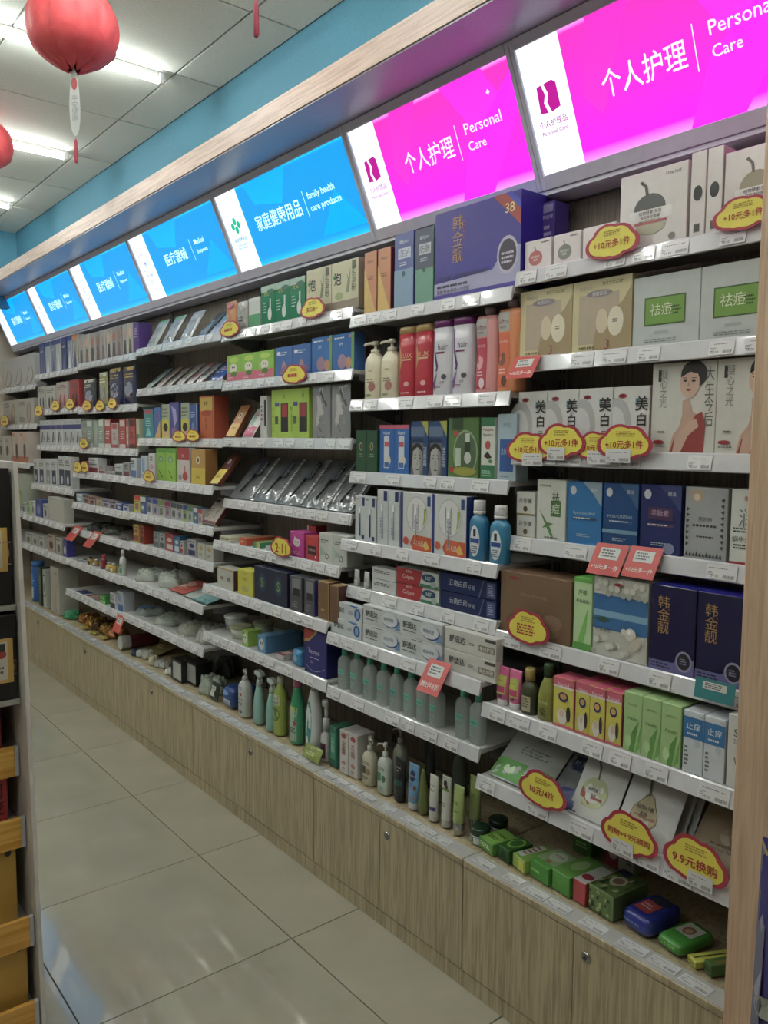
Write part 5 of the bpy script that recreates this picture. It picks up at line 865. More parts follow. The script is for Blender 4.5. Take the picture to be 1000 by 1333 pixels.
P(4,3,230,246,583,'box','patch_box','white carton with red head and splash',[('r',0,.66,1,1,'#b03038'),('e',.66,.2,.22,.12,'#b8303c'),('e',.25,.16,.12,.08,K),('e',.25,.16,.07,.05,'#cfc8c4'),('r',.62,.3,.68,.5,'#b8303c'),('t','热敷',.5,.78,.09,'#e8c8c8',.5)],d=.05,c='#cfc9c4')
P(4,3,249,267,585,'box','liniment_box','gold and yellow carton with oval emblem',[('r',0,0,1,.48,'#d8bc24'),('e',.5,.70,.16,.11,'#e0d8c4'),('e',.5,.70,.08,.07,'#6a4a28'),('t','筋骨贴',.5,.22,.08,'#5a4010',.6)],d=.06,c='#bf9240',side='#9a6a2a')
P(4,3,269,288,600,'box','liniment_box','brown and yellow carton leaning back',[('r',0,0,1,.46,'#d6bc20'),('e',.5,.72,.14,.08,'#d8d0c0'),('t','筋骨贴',.5,.22,.08,'#5a4010',.6)],w=.07,h=.165,lean=40,d=.02,c='#5c2c20',side='#7a3a22')
bx=[('#c8c43a','#c03a3a'),('#4a62a8','#d8d8d0'),('#c9c9c4','#30508a'),('#c4b8c0','#3a4aa0'),('#bcc4b8','#7a9a4c'),('#b8a8b8','#a03058'),('#c2c4c2','#50545c'),('#bcc0bc','#48505c'),('#b4c45a','#2c3f90'),('#b4bcb8','#4a7a5a'),('#4a86c0','#d8dce0'),('#c4bcb4','#a83a30')]
nm4=['yellow and red','blue and white','white and navy','pinkish blue headed','pale green','mauve and crimson','white grey window','white framed','lime','white and green','sky blue','white red numbered']
x=173.5
for i,(a,c) in enumerate(bx):
    wd=[9,8,8,8,8,8,8,8,6,7,6,6][i]
    P(4,4,x,x+wd-.6,645+i*1.6,'box','plaster_box',nm4[i]+' plaster carton',[('r',0,.72,1,1,c),('r',.2,.15,.75,.55,'#8b8e98' if i%2 else '#707a6c'),('l',.1,.6,.9,.68,1,K),('e',.5,.36,.2,.1,c)],d=.05,c=a); x+=wd
P(4,4,262,279,655,'box','plaster_box','white and dark brown carton leaning back',[('r',.1,.82,.8,.94,'#4a2c28'),('l',.2,.2,.5,.7,6,GR),('r',0,0,1,.1,'#6a2424'),('p',[(.6,.1),(.9,.3),(.7,.1)],'#b05a4c')],n=2,h=.13,lean=38,d=.02,c='#c0b6aa',side='#5a221e')
for i,(x0,x1,yt,c,c1,ds) in enumerate(((174,181,683,'#b8a038','#a03028','yellow and red'),(182,187,684,'#a83a2c','#5a1c1c','brick red'),(199,206,692,'#8a9498','#5a646a','grey blue'),(207,214,694,'#a9b0b0','#58626a','pale grey'),(215,225,695,'#b8343c','#d8d0cc','red and black'),(226,233,698,'#3a84b8','#c8d8e0','bright blue'),(234,238,704,'#c8c8c4','#b03038','white ring marked'),(244,255,702,'#b8b4bc','#2c3068','white over navy'))):
    P(4,5,x0,x1,yt,'box','ointment_box',ds+' small carton',[('r',.1,.1,.9,.4,c1),('e',.5,.65,.3,.12,c1),('l',.1,.8,.9,.92,1,K)],d=.05,c=c)
P(4,5,257,277,707,'box','ointment_box','white carton with gold circle',[('e',.5,.7,.26,.13,'#b8a058'),('l',.2,.2,.8,.4,3,GR)],n=2,d=.05,c='#c4c4ba')
P(4,6,164,190,735,'lump','plastic_bag','pale bag of white gauze at left',[],h=.055,w=.20,d=.20,c='#a9b0a4',seed=2)
P(4,6,195,216,735,'lump','plastic_bag','bulging white plastic bag with green print',[],h=.075,w=.19,d=.20,c='#b4bab0',seed=5,back=.01)
P(4,6,219,238,760,'pouch','gauze_packet','coral and pink printed packet lying flat',[('e',.4,.5,.3,.2,'#e0a8a0'),('e',.7,.7,.2,.15,'#b83a3c'),('l',.1,.2,.6,.4,3,'#e8c8c0')],w=.16,h=.16,lean=80,d=.02,c='#c4584c',seed=41,back=.02)
P(4,6,240,252,770,'pouch','gauze_packet','white and green packet lying flat',[('r',.1,.6,.6,.8,'#4a8a60'),('l',.1,.2,.8,.5,3,'#8aa09c')],w=.12,h=.16,lean=80,d=.02,c='#b9c4bc',seed=42,back=.01)
P(4,6,254,265,775,'pouch','gauze_packet','teal packet at the right end lying flat',[('r',0,0,1,.15,'#1f6a70'),('l',.1,.3,.9,.6,3,'#5a8a90')],w=.13,h=.17,lean=76,d=.02,c='#86b4b4',seed=43)
P(4,7,165,184,795,'lump','plastic_bag','grey clear bag with blue label card',[],h=.04,w=.17,d=.22,c='#98a09c',seed=7,card='#5a86b8')
P(4,7,190,212,805,'lump','plastic_bag','flat grey clear bag in the middle',[],h=.045,w=.20,d=.22,c='#a3aa9c',seed=8)
P(4,7,222,238,815,'lump','plastic_bag','cream bag of cotton swabs',[],h=.05,w=.19,d=.22,c='#aeb0a0',seed=9)
P(4,7,246,262,820,'lump','plastic_bag','pale pointed bag at the right end',[],h=.075,w=.13,d=.18,c='#b9bcb0',seed=10)
P(4,-1,150,162,838,'roll','bandage_roll','white roll with dark red sleeve and characters',[],h=.07,L=.20,c='#c4c6c0')
for i,(a,h_,w_,c) in enumerate(((167,.03,.045,'#33406a'),(174,.035,.05,'#c4c6bc'),(182,.04,.055,'#cfd0c4'),(189,.045,.06,'#c9c29a'),(197,.03,.05,'#bfc3ba'),(204,.028,.05,'#c4c8c0'),(211,.03,.05,'#c8ccc2'),(217,.03,.04,'#d0d2ca'))):
    P(4,-1,a,a+6,860,'lump','cotton_bag',['navy knotted bag by the roll','white twisted bag beside navy one','white rounded bag, third along','cream rounded bag, fourth along','pale crumpled bag, fifth along','pale crumpled bag, sixth along','pale crumpled bag, seventh along','white ball at black boxes'][i],[],w=w_,h=h_,d=.06,c=c,seed=50+i,back=(i%3)*.012)
P(4,-1,190,206,840,'pouch','gauze_packet','amber packet lying behind white bags',[('l',.2,.3,.8,.6,2,'#e0c890')],w=.15,h=.12,lean=75,d=.02,back=.10,c='#9c8a50',seed=60)
P(4,-1,222,236,868,'box','elastic_bandage_box','black carton with white panel, left',[('r',.22,.10,.98,.90,'#b9bab4')],d=.08,h=.095,c='#1c1b1a')
P(4,-1,240,255,868,'box','elastic_bandage_box','black carton with white panel, right',[('r',.22,.10,.98,.90,'#a9aaa4')],d=.08,h=.10,back=.03,c='#1c1b1a')
P(3,-1,252,268,900,'lump','plastic_bag','clear bag of pale gauze rolls',[],w=.16,h=.07,d=.12,c='#a9b4a4',seed=62,amp=.35)
P(3,-1,270,282,905,'pouch','gauze_packet','dark green packet with white card',[('r',.2,.2,.7,.8,'#c2c6bc'),('l',.25,.4,.65,.7,3,GR)],w=.07,h=.075,lean=12,d=.02,c='#22332a',seed=63)
P(3,-1,262,290,860,'lump','plastic_bag','large hazy clear bag at the back',[],w=.22,h=.13,d=.12,back=.17,c='#66706a',seed=64,amp=.3)
# ---------- bay 5 (second medical) ----------
x=103.
ks=['grey and white','cream','orange topped','brown photo','grey pink','mauve photo','silver','grey photo','dark photo','cream faced']
for i in range(10):
    P(5,0,x,x+6.5,437-i*1.9,'box','condom_box',ks[i]+' slim carton with portrait photo',[('e',.5,.7,.3,.14,['#a08a80','#c8a890','#b86a48','#8a6a60'][i%4]),('p',[(.2,.0),(.3,.5),(.7,.5),(.8,0)],['#5a5458','#7a6a68','#4a4650'][i%3]),('l',.1,.9,.9,.96,1,'#8a8a8a')],d=.05,c=['#b8b4b0','#c4bcb0','#b0aaa8','#a89e9c'][i%4],rough=.15); x+=7.
P(5,0,173.5,181,420,'box','condom_box','purple carton with white lines',[('l',.15,.5,.85,.85,4,'#c8b8d8')],d=.07,c='#5a3a86')
for x0,x1,yt,c,c1,ds in ((108,124,493,'#2c3848','#c8c4b4','dark blister with white figures'),(128,139,484,'#9a9c6c','#d0d4c4','olive and silver blister'),(141,158,478,'#26325e','#c8a84c','navy blister with gold header'),(159,176,476,'#232c58','#c8a84c','navy blister with gold header and pink shape')):
    P(5,1,x0,x1,yt,'pouch','brace_packet',ds,[('r',.1,.88,.9,.98,c1),('e',.5,.4,.3,.2,'#8a90a4'),('e',.6,.3,.12,.08,'#b89aa4'),('l',.1,.68,.9,.82,2,c1)],c=c,t=.014,d=.03,rough=.12,seed=int(x0))
for x0,x1,yt,c,c1,ds in ((107,112,548,'#a9aca6','#6a8a7c','grey green'),(113,121,546,'#8fa89a','#c8d0c8','sage green'),(122,127,547,'#b4b8b0','#8aa090','pale grey'),(128,135,545,'#93ab9c','#d0d4cc','sage and white'),(136,144,545,'#b03a3c','#d8c8c4','red and white'),(145,153,550,'#c8bcb8','#a83a40','white with red corner'),(155,163,545,'#b8383c','#d8c8c4','red with white header'),(164,167,545,'#c4a8a0','#a83a40','thin pink'),(168,176,544,'#b43a40','#5a2a2c','red with dark header')):
    P(5,2,x0,x1,yt,'box','medicine_box',ds+' carton',[('r',.1,.75,.9,.95,c1),('l',.2,.3,.8,.6,4,c1),('r',0,.0,1,.15,c1)],d=.05,c=c,rough=.2)
P(5,2,177,181,545,'box','medicine_box','cream and green carton',[('r',0,0,1,.5,'#3c7a40')],d=.05,c='#b8bca0')
for x0,x1,yt,c,c1,ds in ((107,113,600,'#9a3440','#4a4a80','crimson and navy'),(115,127,596,'#c4c8c8','#8a2c34','white with red base'),(128,136,606,'#b8a8a8','#8a3c40','pinkish'),(138,142,613,'#b4b8b4','#7a7e7c','low grey'),(144,148,613,'#bcc0bc','#6a6e6c','low white'),(149,159,604,'#c8ccc8','#4a4e50','white striped'),(160,168,602,'#9ca0a0','#7a2c40','grey and maroon'),(170,178,596,'#c0c8d0','#5a70b0','white with violet block')):
    P(5,3,x0,x1,yt,'box','medicine_box',ds+' small carton',[('r',.05,.0,.95,.35,c1),('l',.1,.5,.9,.9,3,K)],d=.05,c=c)
for i,(c,c1,ds) in enumerate((('#8fb0c8','#d0d8dc','pale blue'),('#a8847c','#5a3a38','brown'),('#9c8078','#40302e','dark brown headed'),('#b8b09c','#a08a50','cream and tan'),('#b0a8b0','#4a4a90','lilac'),('#a8a8b0','#5a3a3c','grey violet'),('#3c54a0','#c8ccd8','royal blue'),('#c0c4c4','#3c5a9c','white and blue'))):
    P(5,4,99+i*8.6,99+i*8.6+7.8,643+i*2,'box','plaster_box',ds+' plaster carton',[('e',.5,.4,.3,.2,c1),('r',0,.8,1,1,c1),('l',.1,.1,.9,.2,1,K)],d=.05,c=c)
for i,(a,c2) in enumerate(((106,122),(124,142),(145,168))):
    P(5,5,a,c2,690,'lump','plastic_bag',['dark glossy bag by the red cards','dark glossy bag in the middle','brown grey glossy bag on the right'][i],[],w=.24,h=.045,d=.18,c=['#3a3c3a','#46463f','#5c544c'][i],seed=70+i,rough=.12)
for x0,x1,yt,c,c1,ds,k2 in ((97,102,727,'#b8bab8','#3a4a6a','grey capped','b'),(104,108,728,'#b8bcc0','#3a3f48','silver','b'),(112,116,725,'#c0a040','#28241c','amber with black cap','b'),(118,122,728,'#b8962c','#c8c8c4','amber with white cap','b'),(128,133,722,'#8a2c3c','#b83a3c','maroon with red cap','b'),(135,140,732,'#c4a428','#c8c8c4','yellow with white cap','b'),(141,146,733,'#c8a42c','#c8ccc8','golden','b'),(152,159,716,'#c8ccc8','#c8ccc8','tall white with green print','b')):
    P(5,6,x0,x1,yt,'bottle','medicine_bottle',ds+' small bottle',[('r',.1,.15,.9,.6,'#3c9a4c' if 'green' in ds else c1),('l',.2,.3,.8,.5,2,'#dddddd')],d=.035,c=c,cap=c1,body=.78,capr=.6,p=2,w=.032)
for x0,x1,yt,c,c1,ds in ((98,108,772,'#3c5a8c','#8ab0c8','blue flat'),(110,114,776,'#b0383c','#d8c0b8','red'),(116,120,780,'#b8b4ae','#7a7a78','grey'),(122,128,776,'#b4a294','#8a4a44','pinkish brown'),(130,137,775,'#3a9a3c','#9ad080','bright green slanted'),(143,150,772,'#c8ccce','#3a3a40','white tall'),(152,160,770,'#b9c4cc','#3c6ab0','pale blue')):
    P(5,7,x0,x1,yt,'box','medicine_box',ds+' carton',[('r',.05,.0,.95,.35,c1),('l',.1,.5,.9,.9,3,c1)],d=.06,c=c,rough=.2)
for i,(a,c,ds) in enumerate(((98,'#b87c38','shiny copper foil packet'),(107,'#c8942c','gold foil packet'),(116,'#6a4a34','brown foil packet'),(124,'#c0902c','gold foil packet'),(133,'#c8824a','copper gold foil packet'))):
    P(5,-1,a,a+7,815,'lump','foil_packet',ds+', '+ORD[i]+' along',[],w=.13,h=.05,d=.13,c=c,seed=80+i,amp=.4,rough=.22,metal=.8,back=.03)
for i,a in enumerate((104,116,128)):
    P(5,-1,a,a+6,835,'soft','yellow_packet','flat yellow packet under the foil, '+['left','middle','right'][i],[],w=.07,h=.012,d=.03,c='#b8a81c',back=-.0)
P(5,-1,78,88,808,'lump','green_bag','crumpled emerald green bag near foil packets',[],w=.13,h=.045,d=.10,c='#2c9a60',seed=90,amp=.35)
P(6,-1,62,72,806,'soft','yellow_packet','flat yellow packet in front of the fan carton',[],w=.12,h=.008,d=.03,c='#b8ae3c')
# ---------- bay 6 (third medical) ----------
for i in range(7):
    P(6,0,52+i*7.1,52+i*7.1+6.2,447-i*2.0,'box','mask_box',['navy','white','blue striped','white and navy','dark blue','silver blue','orange topped'][i]+' slim carton',[('p',[(.2,0),(.5,.6),(.8,0)],'#c8ccd4' if i%2 else '#3a4a80'),('r',0,.85,1,1,'#3a4c88' if i<6 else '#c87a4c'),('l',.2,.65,.8,.78,1,'#8a8ea0')],d=.05,c=['#4a5a90','#b4b8c0','#8a94b0','#c0c0c0','#3c4a80','#98a0b4','#b0a89c'][i],rough=.15)
for x0,x1,yt,c,c1,ds in ((49,59,503,'#b4b2ac','#3a3a3a','white with leg figure'),(60,72,502,'#b8b6b0','#2c2c2c','white with two leg figures'),(74,89,497,'#b8aaa6','#a83a40','white with red shapes'),(91,103,494,'#a8343c','#4a3a3c','red heart shaped window')):
    P(6,1,x0,x1,yt,'box','brace_box',ds+' carton',[('e',.35,.3,.09,.24,c1),('e',.7,.3,.09,.24,c1),('l',.1,.7,.9,.9,3,GR)],d=.06,c=c)
P(6,2,52,106,547,'box','thermometer_box','white slim carton with navy band',[('r',0,.62,1,.80,'#3a3f86'),('t','体温计',.5,.88,.06,GR,.7),('p',[(.25,.12),(.45,.52),(.62,.50),(.45,.12)],'#5c4a52'),('l',.62,.1,.9,.4,4,GR)],n=7,d=.05,c='#c2c4c8')
for i,(x0,x1,ds,cc) in enumerate(((44,50,'navy window','#2a2f5c'),(51,58,'navy window','#2a2f5c'),(59,66,'plain grey print','#8a8c84'),(67,74,'dark navy window','#1f254e'))):
    P(6,3,x0,x1,597,'box','meter_box','white carton with '+ds+', '+ORD[i]+' from left',[('r',.15,.08,.85,.58,cc),('e',.5,.25,.2,.12,'#b8bccc'),('l',.1,.7,.9,.9,3,GR)],d=.05,c='#c4c6c4')
P(6,3,76,93,594,'box','meter_box','white carton with wide navy panel',[('r',.1,.08,.9,.58,'#1f2752'),('e',.5,.25,.16,.14,'#c0c4d4'),('l',.1,.7,.9,.9,3,GR)],n=2,d=.05,c='#c6c8c6')
for x0,x1,yt,c,c1,ds in ((28,33,654,'#b4b6ac','#3a6aa0','cream and blue'),(34,40,653,'#a8b890','#6a9a4c','pale green'),(41,45,652,'#c0c4c0','#5a5a5a','white'),(46,54,650,'#3c4c94','#8a94c8','royal blue'),(56,62,656,'#b8bab6','#3a3c40','white with dark leg')):
    P(6,4,x0,x1,yt,'box','brace_box',ds+' carton',[('e',.5,.4,.25,.25,c1),('l',.1,.75,.9,.9,2,K)],d=.05,c=c)
P(6,4,63,83,645,'box','brace_box','large plain white carton leaning against rail',[('l',.1,.9,.6,.95,1,'#9a9a94')],d=.06,c='#b6b4a8',h=.145)
for x0,x1,yt,c,c1,ds in ((33,41,693,'#b4b4ac','#6a6a68','white wide'),(42,49,695,'#b8b8b0','#6a7a78','white narrow'),(51,57,698,'#bcbcb4','#4a4a4a','white swoosh'),(62,71,696,'#b49a8c','#40302c','brown photo'),(73,80,700,'#b8b4a8','#5c544c','beige photo'),(82,87,703,'#3c3f90','#c8c8d0','navy spine')):
    P(6,5,x0,x1,yt,'box','brace_box',ds+' carton',[('e',.5,.4,.28,.25,c1),('l',.1,.8,.9,.94,1,K)],d=.05,c=c)
P(6,-1,38,46,733,'cyl','wipes_canister','blue canister with white label',[('r',.1,.1,.7,.42,'#c4c8c8'),('l',.2,.5,.8,.8,4,'#8ab8e0')],w=.085,h=.27,d=.085,c='#1f5fae',cap='#2470bc')
P(6,-1,50,54,740,'box','cushion_box','dark green carton beside blue canister',[('l',.1,.3,.9,.8,6,'#6a8a5c')],w=.05,d=.08,h=.25,c='#24422c')
P(6,-1,56,61,745,'box','cushion_box','white carton with black framed sketch',[('r',.1,.3,.9,.86,K),('r',.16,.33,.84,.83,'#c2c4b8'),('e',.5,.55,.18,.12,'#5a5c54')],w=.06,d=.08,h=.25,c='#b0b2a4')
P(6,-1,64,79,735,'box','cushion_box','large beige carton with oval seat drawing',[('e',.42,.42,.20,.34,'#6a5444'),('e',.42,.41,.185,.32,'#b8a594'),('e',.44,.68,.14,.14,'#b8b2a4'),('t','坐垫',.68,.88,.07,K,.4),('t','COOL',.72,.62,.05,K,.3),('t','0369',.6,.08,.06,K,.5)],w=.16,d=.12,h=.29,c='#b4b0a2')
# ---------- bay 7 (last medical) ----------
P(7,0,3,45,468,'box','crutch_box','white carton with curved line drawing',[('e',.55,.35,.36,.30,'#7c7468'),('e',.50,.38,.34,.29,'#b8b4ae'),('p',[(.3,.15),(.34,.15),(.6,.6),(.56,.6)],'#4a4440')],n=3,d=.08,c='#b4b4b2')
P(7,1,4,44,521,'box','corset_box','beige carton with slim figure drawing',[('e',.7,.45,.14,.4,'#8a7c70'),('e',.7,.45,.08,.36,'#b09c8a'),('l',.1,.1,.45,.3,4,GR),('l',.1,.7,.5,.9,3,GR)],n=2,d=.08,c='#b0aca2')
P(7,2,-2,14,567,'box','brace_box','cream carton with dark oval',[('e',.5,.42,.22,.2,'#4a4842'),('l',.2,.75,.8,.9,2,GR)],n=2,d=.08,c='#b8b4a8')
P(7,2,16,37,562,'box','brace_box','peach carton with knee photo',[('r',0,.0,1,.2,'#b8623c'),('e',.55,.4,.14,.3,'#4a3c34'),('e',.55,.75,.2,.16,'#c8a48c'),('e',.2,.9,.2,.06,'#c07a54')],n=2,d=.08,c='#c0b0a4')
P(7,3,18,32,618,'box','pillow_box','large pale carton with green lower half',[('r',0,0,1,.55,'#7a9a3c'),('e',.6,.3,.3,.2,'#9ab85a')],w=.13,h=.25,d=.12,c='#a8ac98') 
# ---------- offer clouds and price cards ----------
CLOUD(1,0,797,314,66,44,'+10元多1件','yellow cloud sign reading +10元多1件 on the top rail, left one')
CLOUD(1,0,968,277,78,42,'+10元多1件','yellow cloud sign reading +10元多1件 beside the pale fruit box')
CLOUD(1,2,689,583,56,38,'+10元多1件','leftmost yellow cloud sign on the rail under the brush character boxes',dx=.0,pl=1)
CLOUD(1,2,731,574,58,42,'+10元多1件','second cloud sign from left on the rail under the brush character boxes',dx=.006,pl=2)
CLOUD(1,2,776,581,50,36,'+10元多1件','third cloud sign from left, partly covered by the rightmost one',dx=.003,pl=3)
CLOUD(1,2,813,576,68,44,'+10元多1件','rightmost cloud sign on the rail under the brush character boxes',dx=.009,pl=4)
CLOUD(1,4,687,817,52,42,'','yellow cloud sign with small red lines on the bronze carton',tsz=.46)
CLOUD(1,6,706,1029,58,44,'10元/4片','yellow cloud sign reading 10元/4片 under the silver sachets',lines=True,tsz=.24)
CLOUD(1,6,819,1086,70,50,'购物+9.9元换购','yellow cloud sign reading 购物+9.9元换购 below the pear sachet',pl=2)
CLOUD(1,6,905,1121,80,56,'9.9元换购','largest yellow cloud sign reading 9.9元换购 near the end panel',pl=5)
CLOUD(3,0,407,401,30,26,'买三送一','yellow cloud sign below the beige brush character boxes')
CLOUD(3,0,299,428,24,20,'','yellow cloud sign below the orange hanging packet')
CLOUD(3,1,383,487,30,24,'','yellow cloud sign below the blue castle cartons')
CLOUD(3,4,366,712,26,25,'2·11','yellow sign with red numbers 2·11 beside the magenta carton',tsz=.5,lines=False)
CLOUD(4,2,233,568,17,14,'','left small yellow cloud sign below the orange carton shelf')
CLOUD(4,2,251,567,17,15,'','right small yellow cloud sign below the orange carton shelf')
CLOUD(4,3,194,620,14,15,'','small yellow cloud sign with dark edge left of lime cartons',)
for i,(b,s,cx,cy,l) in enumerate(((6,1,50,535,'leftmost small yellow sign on shelf two, third medical bay'),(6,1,72,528,'middle small yellow sign on shelf two, third medical bay'),(6,1,91,526,'rightmost small yellow sign on shelf two, third medical bay'),(5,1,113,528,'leftmost small yellow sign on shelf two, second medical bay'),(5,1,130,528,'middle small yellow sign on shelf two, second medical bay'),(5,1,146,525,'rightmost small yellow sign on shelf two, second medical bay'),(5,2,109,577,'single small yellow sign below the navy banded cartons'),(5,3,101,608,'left of two yellow signs side by side on shelf four'),(5,3,110,608,'right of two yellow signs side by side on shelf four'),(7,1,6,548,'small yellow sign at the left frame edge'))):
    CLOUD(b,s,cx,cy,11,14,'',l,dx=(i%2)*.003)
CARD(1,1,683,478,34,30,'+10元多一件','red price card on the rail between orange bottle and egg boxes')
CARD(1,3,793,728,42,38,'+10元多一件','left red price card below the blue mask cartons')
CARD(1,3,838,732,42,38,'+10元多一件','right red price card below the blue mask cartons')
CARD(2,5,566,881,28,38,'第2件8折','red price card hanging in front of the clear mouthwash bottles')
CARD(5,5,97,694,10,17,'','left small red price card at far shelf six',40)
CARD(5,5,121,702,10,19,'','right small red price card at far shelf six',40)
CARD(5,7,155,812,9,20,'','small red price card above the copper foil packets',25)
# =============================== lanterns, left display, right pouch ===============================
PINKL=speck('pink foam petal','#d24e54','#da5a5e',25,.6,.05)
for n in PINKL.node_tree.nodes:
    if n.type=='BSDF_PRINCIPLED': n.inputs['Subsurface Weight'].default_value=.25; n.inputs['Subsurface Radius'].default_value=(.03,.01,.01)
def lantern(x,y,z,r,lab):
    t=empty('red_lantern',(x,y,z)); tag(t,lab,'lantern','red foam lanterns under the ceiling')
    m=MB(); n=10
    def f(u,v):
        a=2*math.pi*u; th=math.pi*(.02+.96*v); rr=r*math.sin(th)**.75*(1-.055*abs(math.sin(n*a/2))**.6*-1-.055); return (rr*math.cos(a),rr*math.sin(a),r*.84*math.cos(th))
    m.grid(f,80,18,PINKL); m.build('foam_body',t)
    m=MB()
    for k in range(9):       # overlapping petals closing the underside
        a0=2*math.pi*k/9
        def g(u,v,a0=a0):
            w=math.sin(math.pi*min(1,u*1.02))**.6 if 0<u<1 else 0
            a=a0+(v-.5)*1.05*(.35+.65*w); rad=r*(.95-.80*u**1.35); zz=-r*(.30+.56*u**.8)-r*.07*math.sin(math.pi*v)*u-.006
            return (rad*math.cos(a),rad*math.sin(a),zz)
        m.grid(g,8,8,PINKL)
    m.build('petal_ring',t)
    m=MB(); m.pipe([(0,0,r*.8),(0,0,CEIL-.005-z)],.0012,M('#c8c0b8'),5); m.build('hanging_cord',t)
    m=MB(); m.pipe([(0,0,-r*.75),(0,0,-r*1.0),(.002,0,-r*2.45)],.0014,M('#cfd2cc'),5); m.build('tassel_cord',t)
    tg=MB(); pts=[]
    for i in range(20):
        a=2*math.pi*i/20; pts.append((.016*math.sin(a)*(1-.25*math.cos(a)),-r*1.62+.10*r/.134*math.cos(a)))
    tg.prism(pts,-.0008,.0008,M('#c2c6c2',.5)); to=tg.build('paper_tag',t); to.rotation_euler=(0,0,-.75)
    q=MB(); q.prism([(.009*math.sin(a/2.),-r*1.22+.018*math.cos(a/2.)) for a in range(12)],-.0014,-.0009,M('#b8484c',.5)); q.build('red_seal',to)
    vs,fs,wd=glyphs('平\n安\n健\n康'); q=MB(); q.add([(x_*.07,-.0012,-r*1.75+z_*.07) for x_,z_ in vs],fs,M('#8a8c8c')); q.build('lettering',to)
    m=MB(); m.loft([(.003,.003,-r*2.95),(.006,.006,-r*2.9),(.005,.005,-r*2.5),(.002,.002,-r*2.42)],M('#b8344c',.6),2,10); m.build('red_tassel',t)
lantern(.836,2.5,2.643,.130,'red foam lantern with white paper tag, hanging near the top left')
lantern(.925,3.95,2.725,.118,'smaller red foam lantern cut by the left frame edge')
lantern(.845,1.46,2.633,.134,'red foam lantern above the frame, only its tassel tip shows')
# ---- end display at the left edge ----
g=empty('end_display',(.48,1.82,0)); tag(g,'white panelled end display with herbal gift boxes at the left edge','shelving')
PAN=speck('white side panel','#d0ccc4','#dad6ce',20,.4)
pm=MB(); pr=[(-.02,.02),(.075,1.395),(.50,1.395),(.50,.02)]
pm.add([(x,y,z) for x in (0,.009) for y,z in pr],[(0,1,2,3),(7,6,5,4),(0,4,5,1),(1,5,6,2),(2,6,7,3),(3,7,4,0)],PAN); pm.build('side_panel',g)
MB().box(-.70,-.001,.30,.315,.02,1.39,M('#5a554c',.6)).build('back_panel',g)
MB().box(-.70,-.001,.03,.30,.0,.10,M('#8a867c',.5),.002).build('plinth',g)
for z,yf,ys in ((1.075,.085,0),(.862,.075,0),(.715,.11,1),(.56,.075,1),(.345,.03,1),(.155,.01,1)):
    s=MB().box(-.70,-.001,yf,.30,z-.012,z,M('#a5a196',.5),.001).build('shelf',g)
    if ys:
        st_=MB().box(-.70,-.012,yf-.012,yf-.001,z-.04,z+.03,YWOOD,.001).build('price_strip',s)
        MB().box(-.0118,-.002,yf-.0122,yf-.001,z-.04,z+.03,M('#c8c6cc',.3),.001).build('strip_end',st_)
def dbox(name,x0,x1,y0,y1,z0,z1,c,lab,ops=(),side=None,extra=None):
    m=MB(); m.box(0,x1-x0,0,y1-y0,0,z1-z0,M(c,.35),.0015); r=m.build(name); r.location=(x0,y0,z0+.0005); tag(r,lab,'box','herbal gift boxes on the left display')
    W=x1-x0; H=z1-z0
    mb,tb=decals(list(ops),W,H,lambda x,z,o:(x+W/2,-o,z)); attach(r,mb,tb); return r
orn=[('r',0,.30,1,.46,'#4a2a20')]+[('e',.05+i*.1,.38,.035,.05,'#b08a6c') for i in range(10)]+[('e',.05+i*.1,.38,.02,.03,'#4a2a20') for i in range(10)]+[('r',0,.295,1,.305,'#b08a6c'),('r',0,.455,1,.465,'#b08a6c'),('p',[(0,1),(.86,1),(.78,.86),(0,.86)],'#a87c48')]
dbox('gift_box',.20,.474,1.912,2.10,1.0755,1.382,'#1c1a17','black gift box with ornate band, upper shelf of the left display',orn)
dbox('gift_box',.20,.474,1.899,2.10,.8625,1.055,'#1c1a17','black gift box with ornate band, second shelf of the left display',orn)
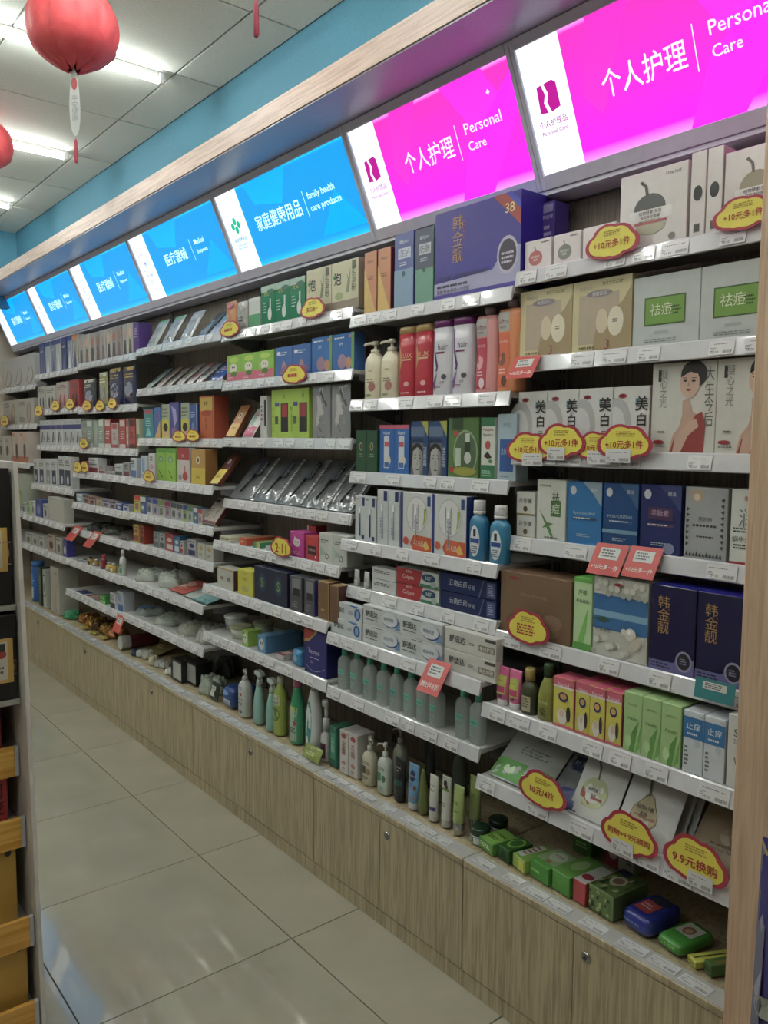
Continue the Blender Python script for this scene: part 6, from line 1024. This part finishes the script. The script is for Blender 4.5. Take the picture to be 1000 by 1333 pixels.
for z0,z1,x1,yy,nm in ((1.152,1.25,.466,1.909,'upper'),(.903,1.003,.467,1.896,'lower')):
    t=empty('price_placard',(x1-.12,yy,z0)); tag(t,f'cream placard with yellow border before the {nm} black gift box','card','yellow bordered placards')
    MB().box(0,.12,0,.0025,0,z1-z0,M('#d0a440',.4),.0006).build('yellow_border',t)
    mb,tb=decals([('r',0.02,.08,.90,.94,'#c9c2b0'),('e',.78,.66,.10,.10,'#b0382c'),('r',.70,.72,.86,.90,'#26382c'),('l',.5,.2,.84,.4,2,GR),('l',.1,.6,.5,.8,2,'#a03030')],.12,z1-z0,lambda x,z,o:(x+.06,-o,z)); attach(t,mb,tb)
jo=[('t','阿\n胶',.88,.45,.55,'#2a1416',.2),('e',.90,.90,.08,.05,'#4a6a60')]
dbox('gift_box',.22,.448,1.945,2.08,.7155,.838,'#a82430','red gift box with black characters, third shelf of the left display',jo)
dbox('gift_box',.22,.454,1.932,2.08,.5605,.700,'#b02c30','red gift box with black characters, fourth shelf of the left display',jo)
yb=[('r',0,0,1,1,'#c99a1c'),('e',.93,.86,.03,.04,'#1f3a40')]
dbox('gift_box',.22,.458,1.897,2.08,.3455,.535,'#9c6a38','yellow fronted brown gift box, fifth shelf of the left display',yb)
dbox('gift_box',.22,.464,1.852,2.08,.1555,.325,'#9c6a38','yellow fronted brown gift box, lowest shelf of the left display',yb)
# ---- purple pouch on a side counter at the right edge ----
c=empty('side_counter',(1.10,.12,0)); tag(c,'low pale wood counter just right of the frame under a purple pouch','counter')
MB().box(0,.28,0,.43,0,.50,POSTW,.002).build('carcass',c); MB().box(-.01,.29,-.01,.445,.50,.52,POSTW,.002).build('counter_top',c)
t=K_pouch(.20,.335,.03,[('r',0,0,.085,.97,'#6c6a80'),('p',[(0,.995),(.30,.70),(.6,.995)],'#2a1f86'),('p',[(0,.995),(.0,.965),(.30,.67),(.30,.70)],'#b8a050'),('p',[(.03,.62),(.085,.70),(.085,.5)],'#8f90a8'),('p',[(.02,.30),(.085,.42),(.06,.22)],'#a2a3b4'),('e',.12,.24,.10,.05,'#9aa090'),('e',.2,.5,.08,.04,'#8a90b0')],c='#3f3a80',seed=99,t=.03,crink=.004,nm='snack_pouch')
t.name='snack_pouch'; t.location=(1.165,.452,.5205); t.rotation_euler=(-.03,0,-math.pi/2); tag(t,'shiny purple pouch with gold edged corner at the lower right frame edge','pouch')
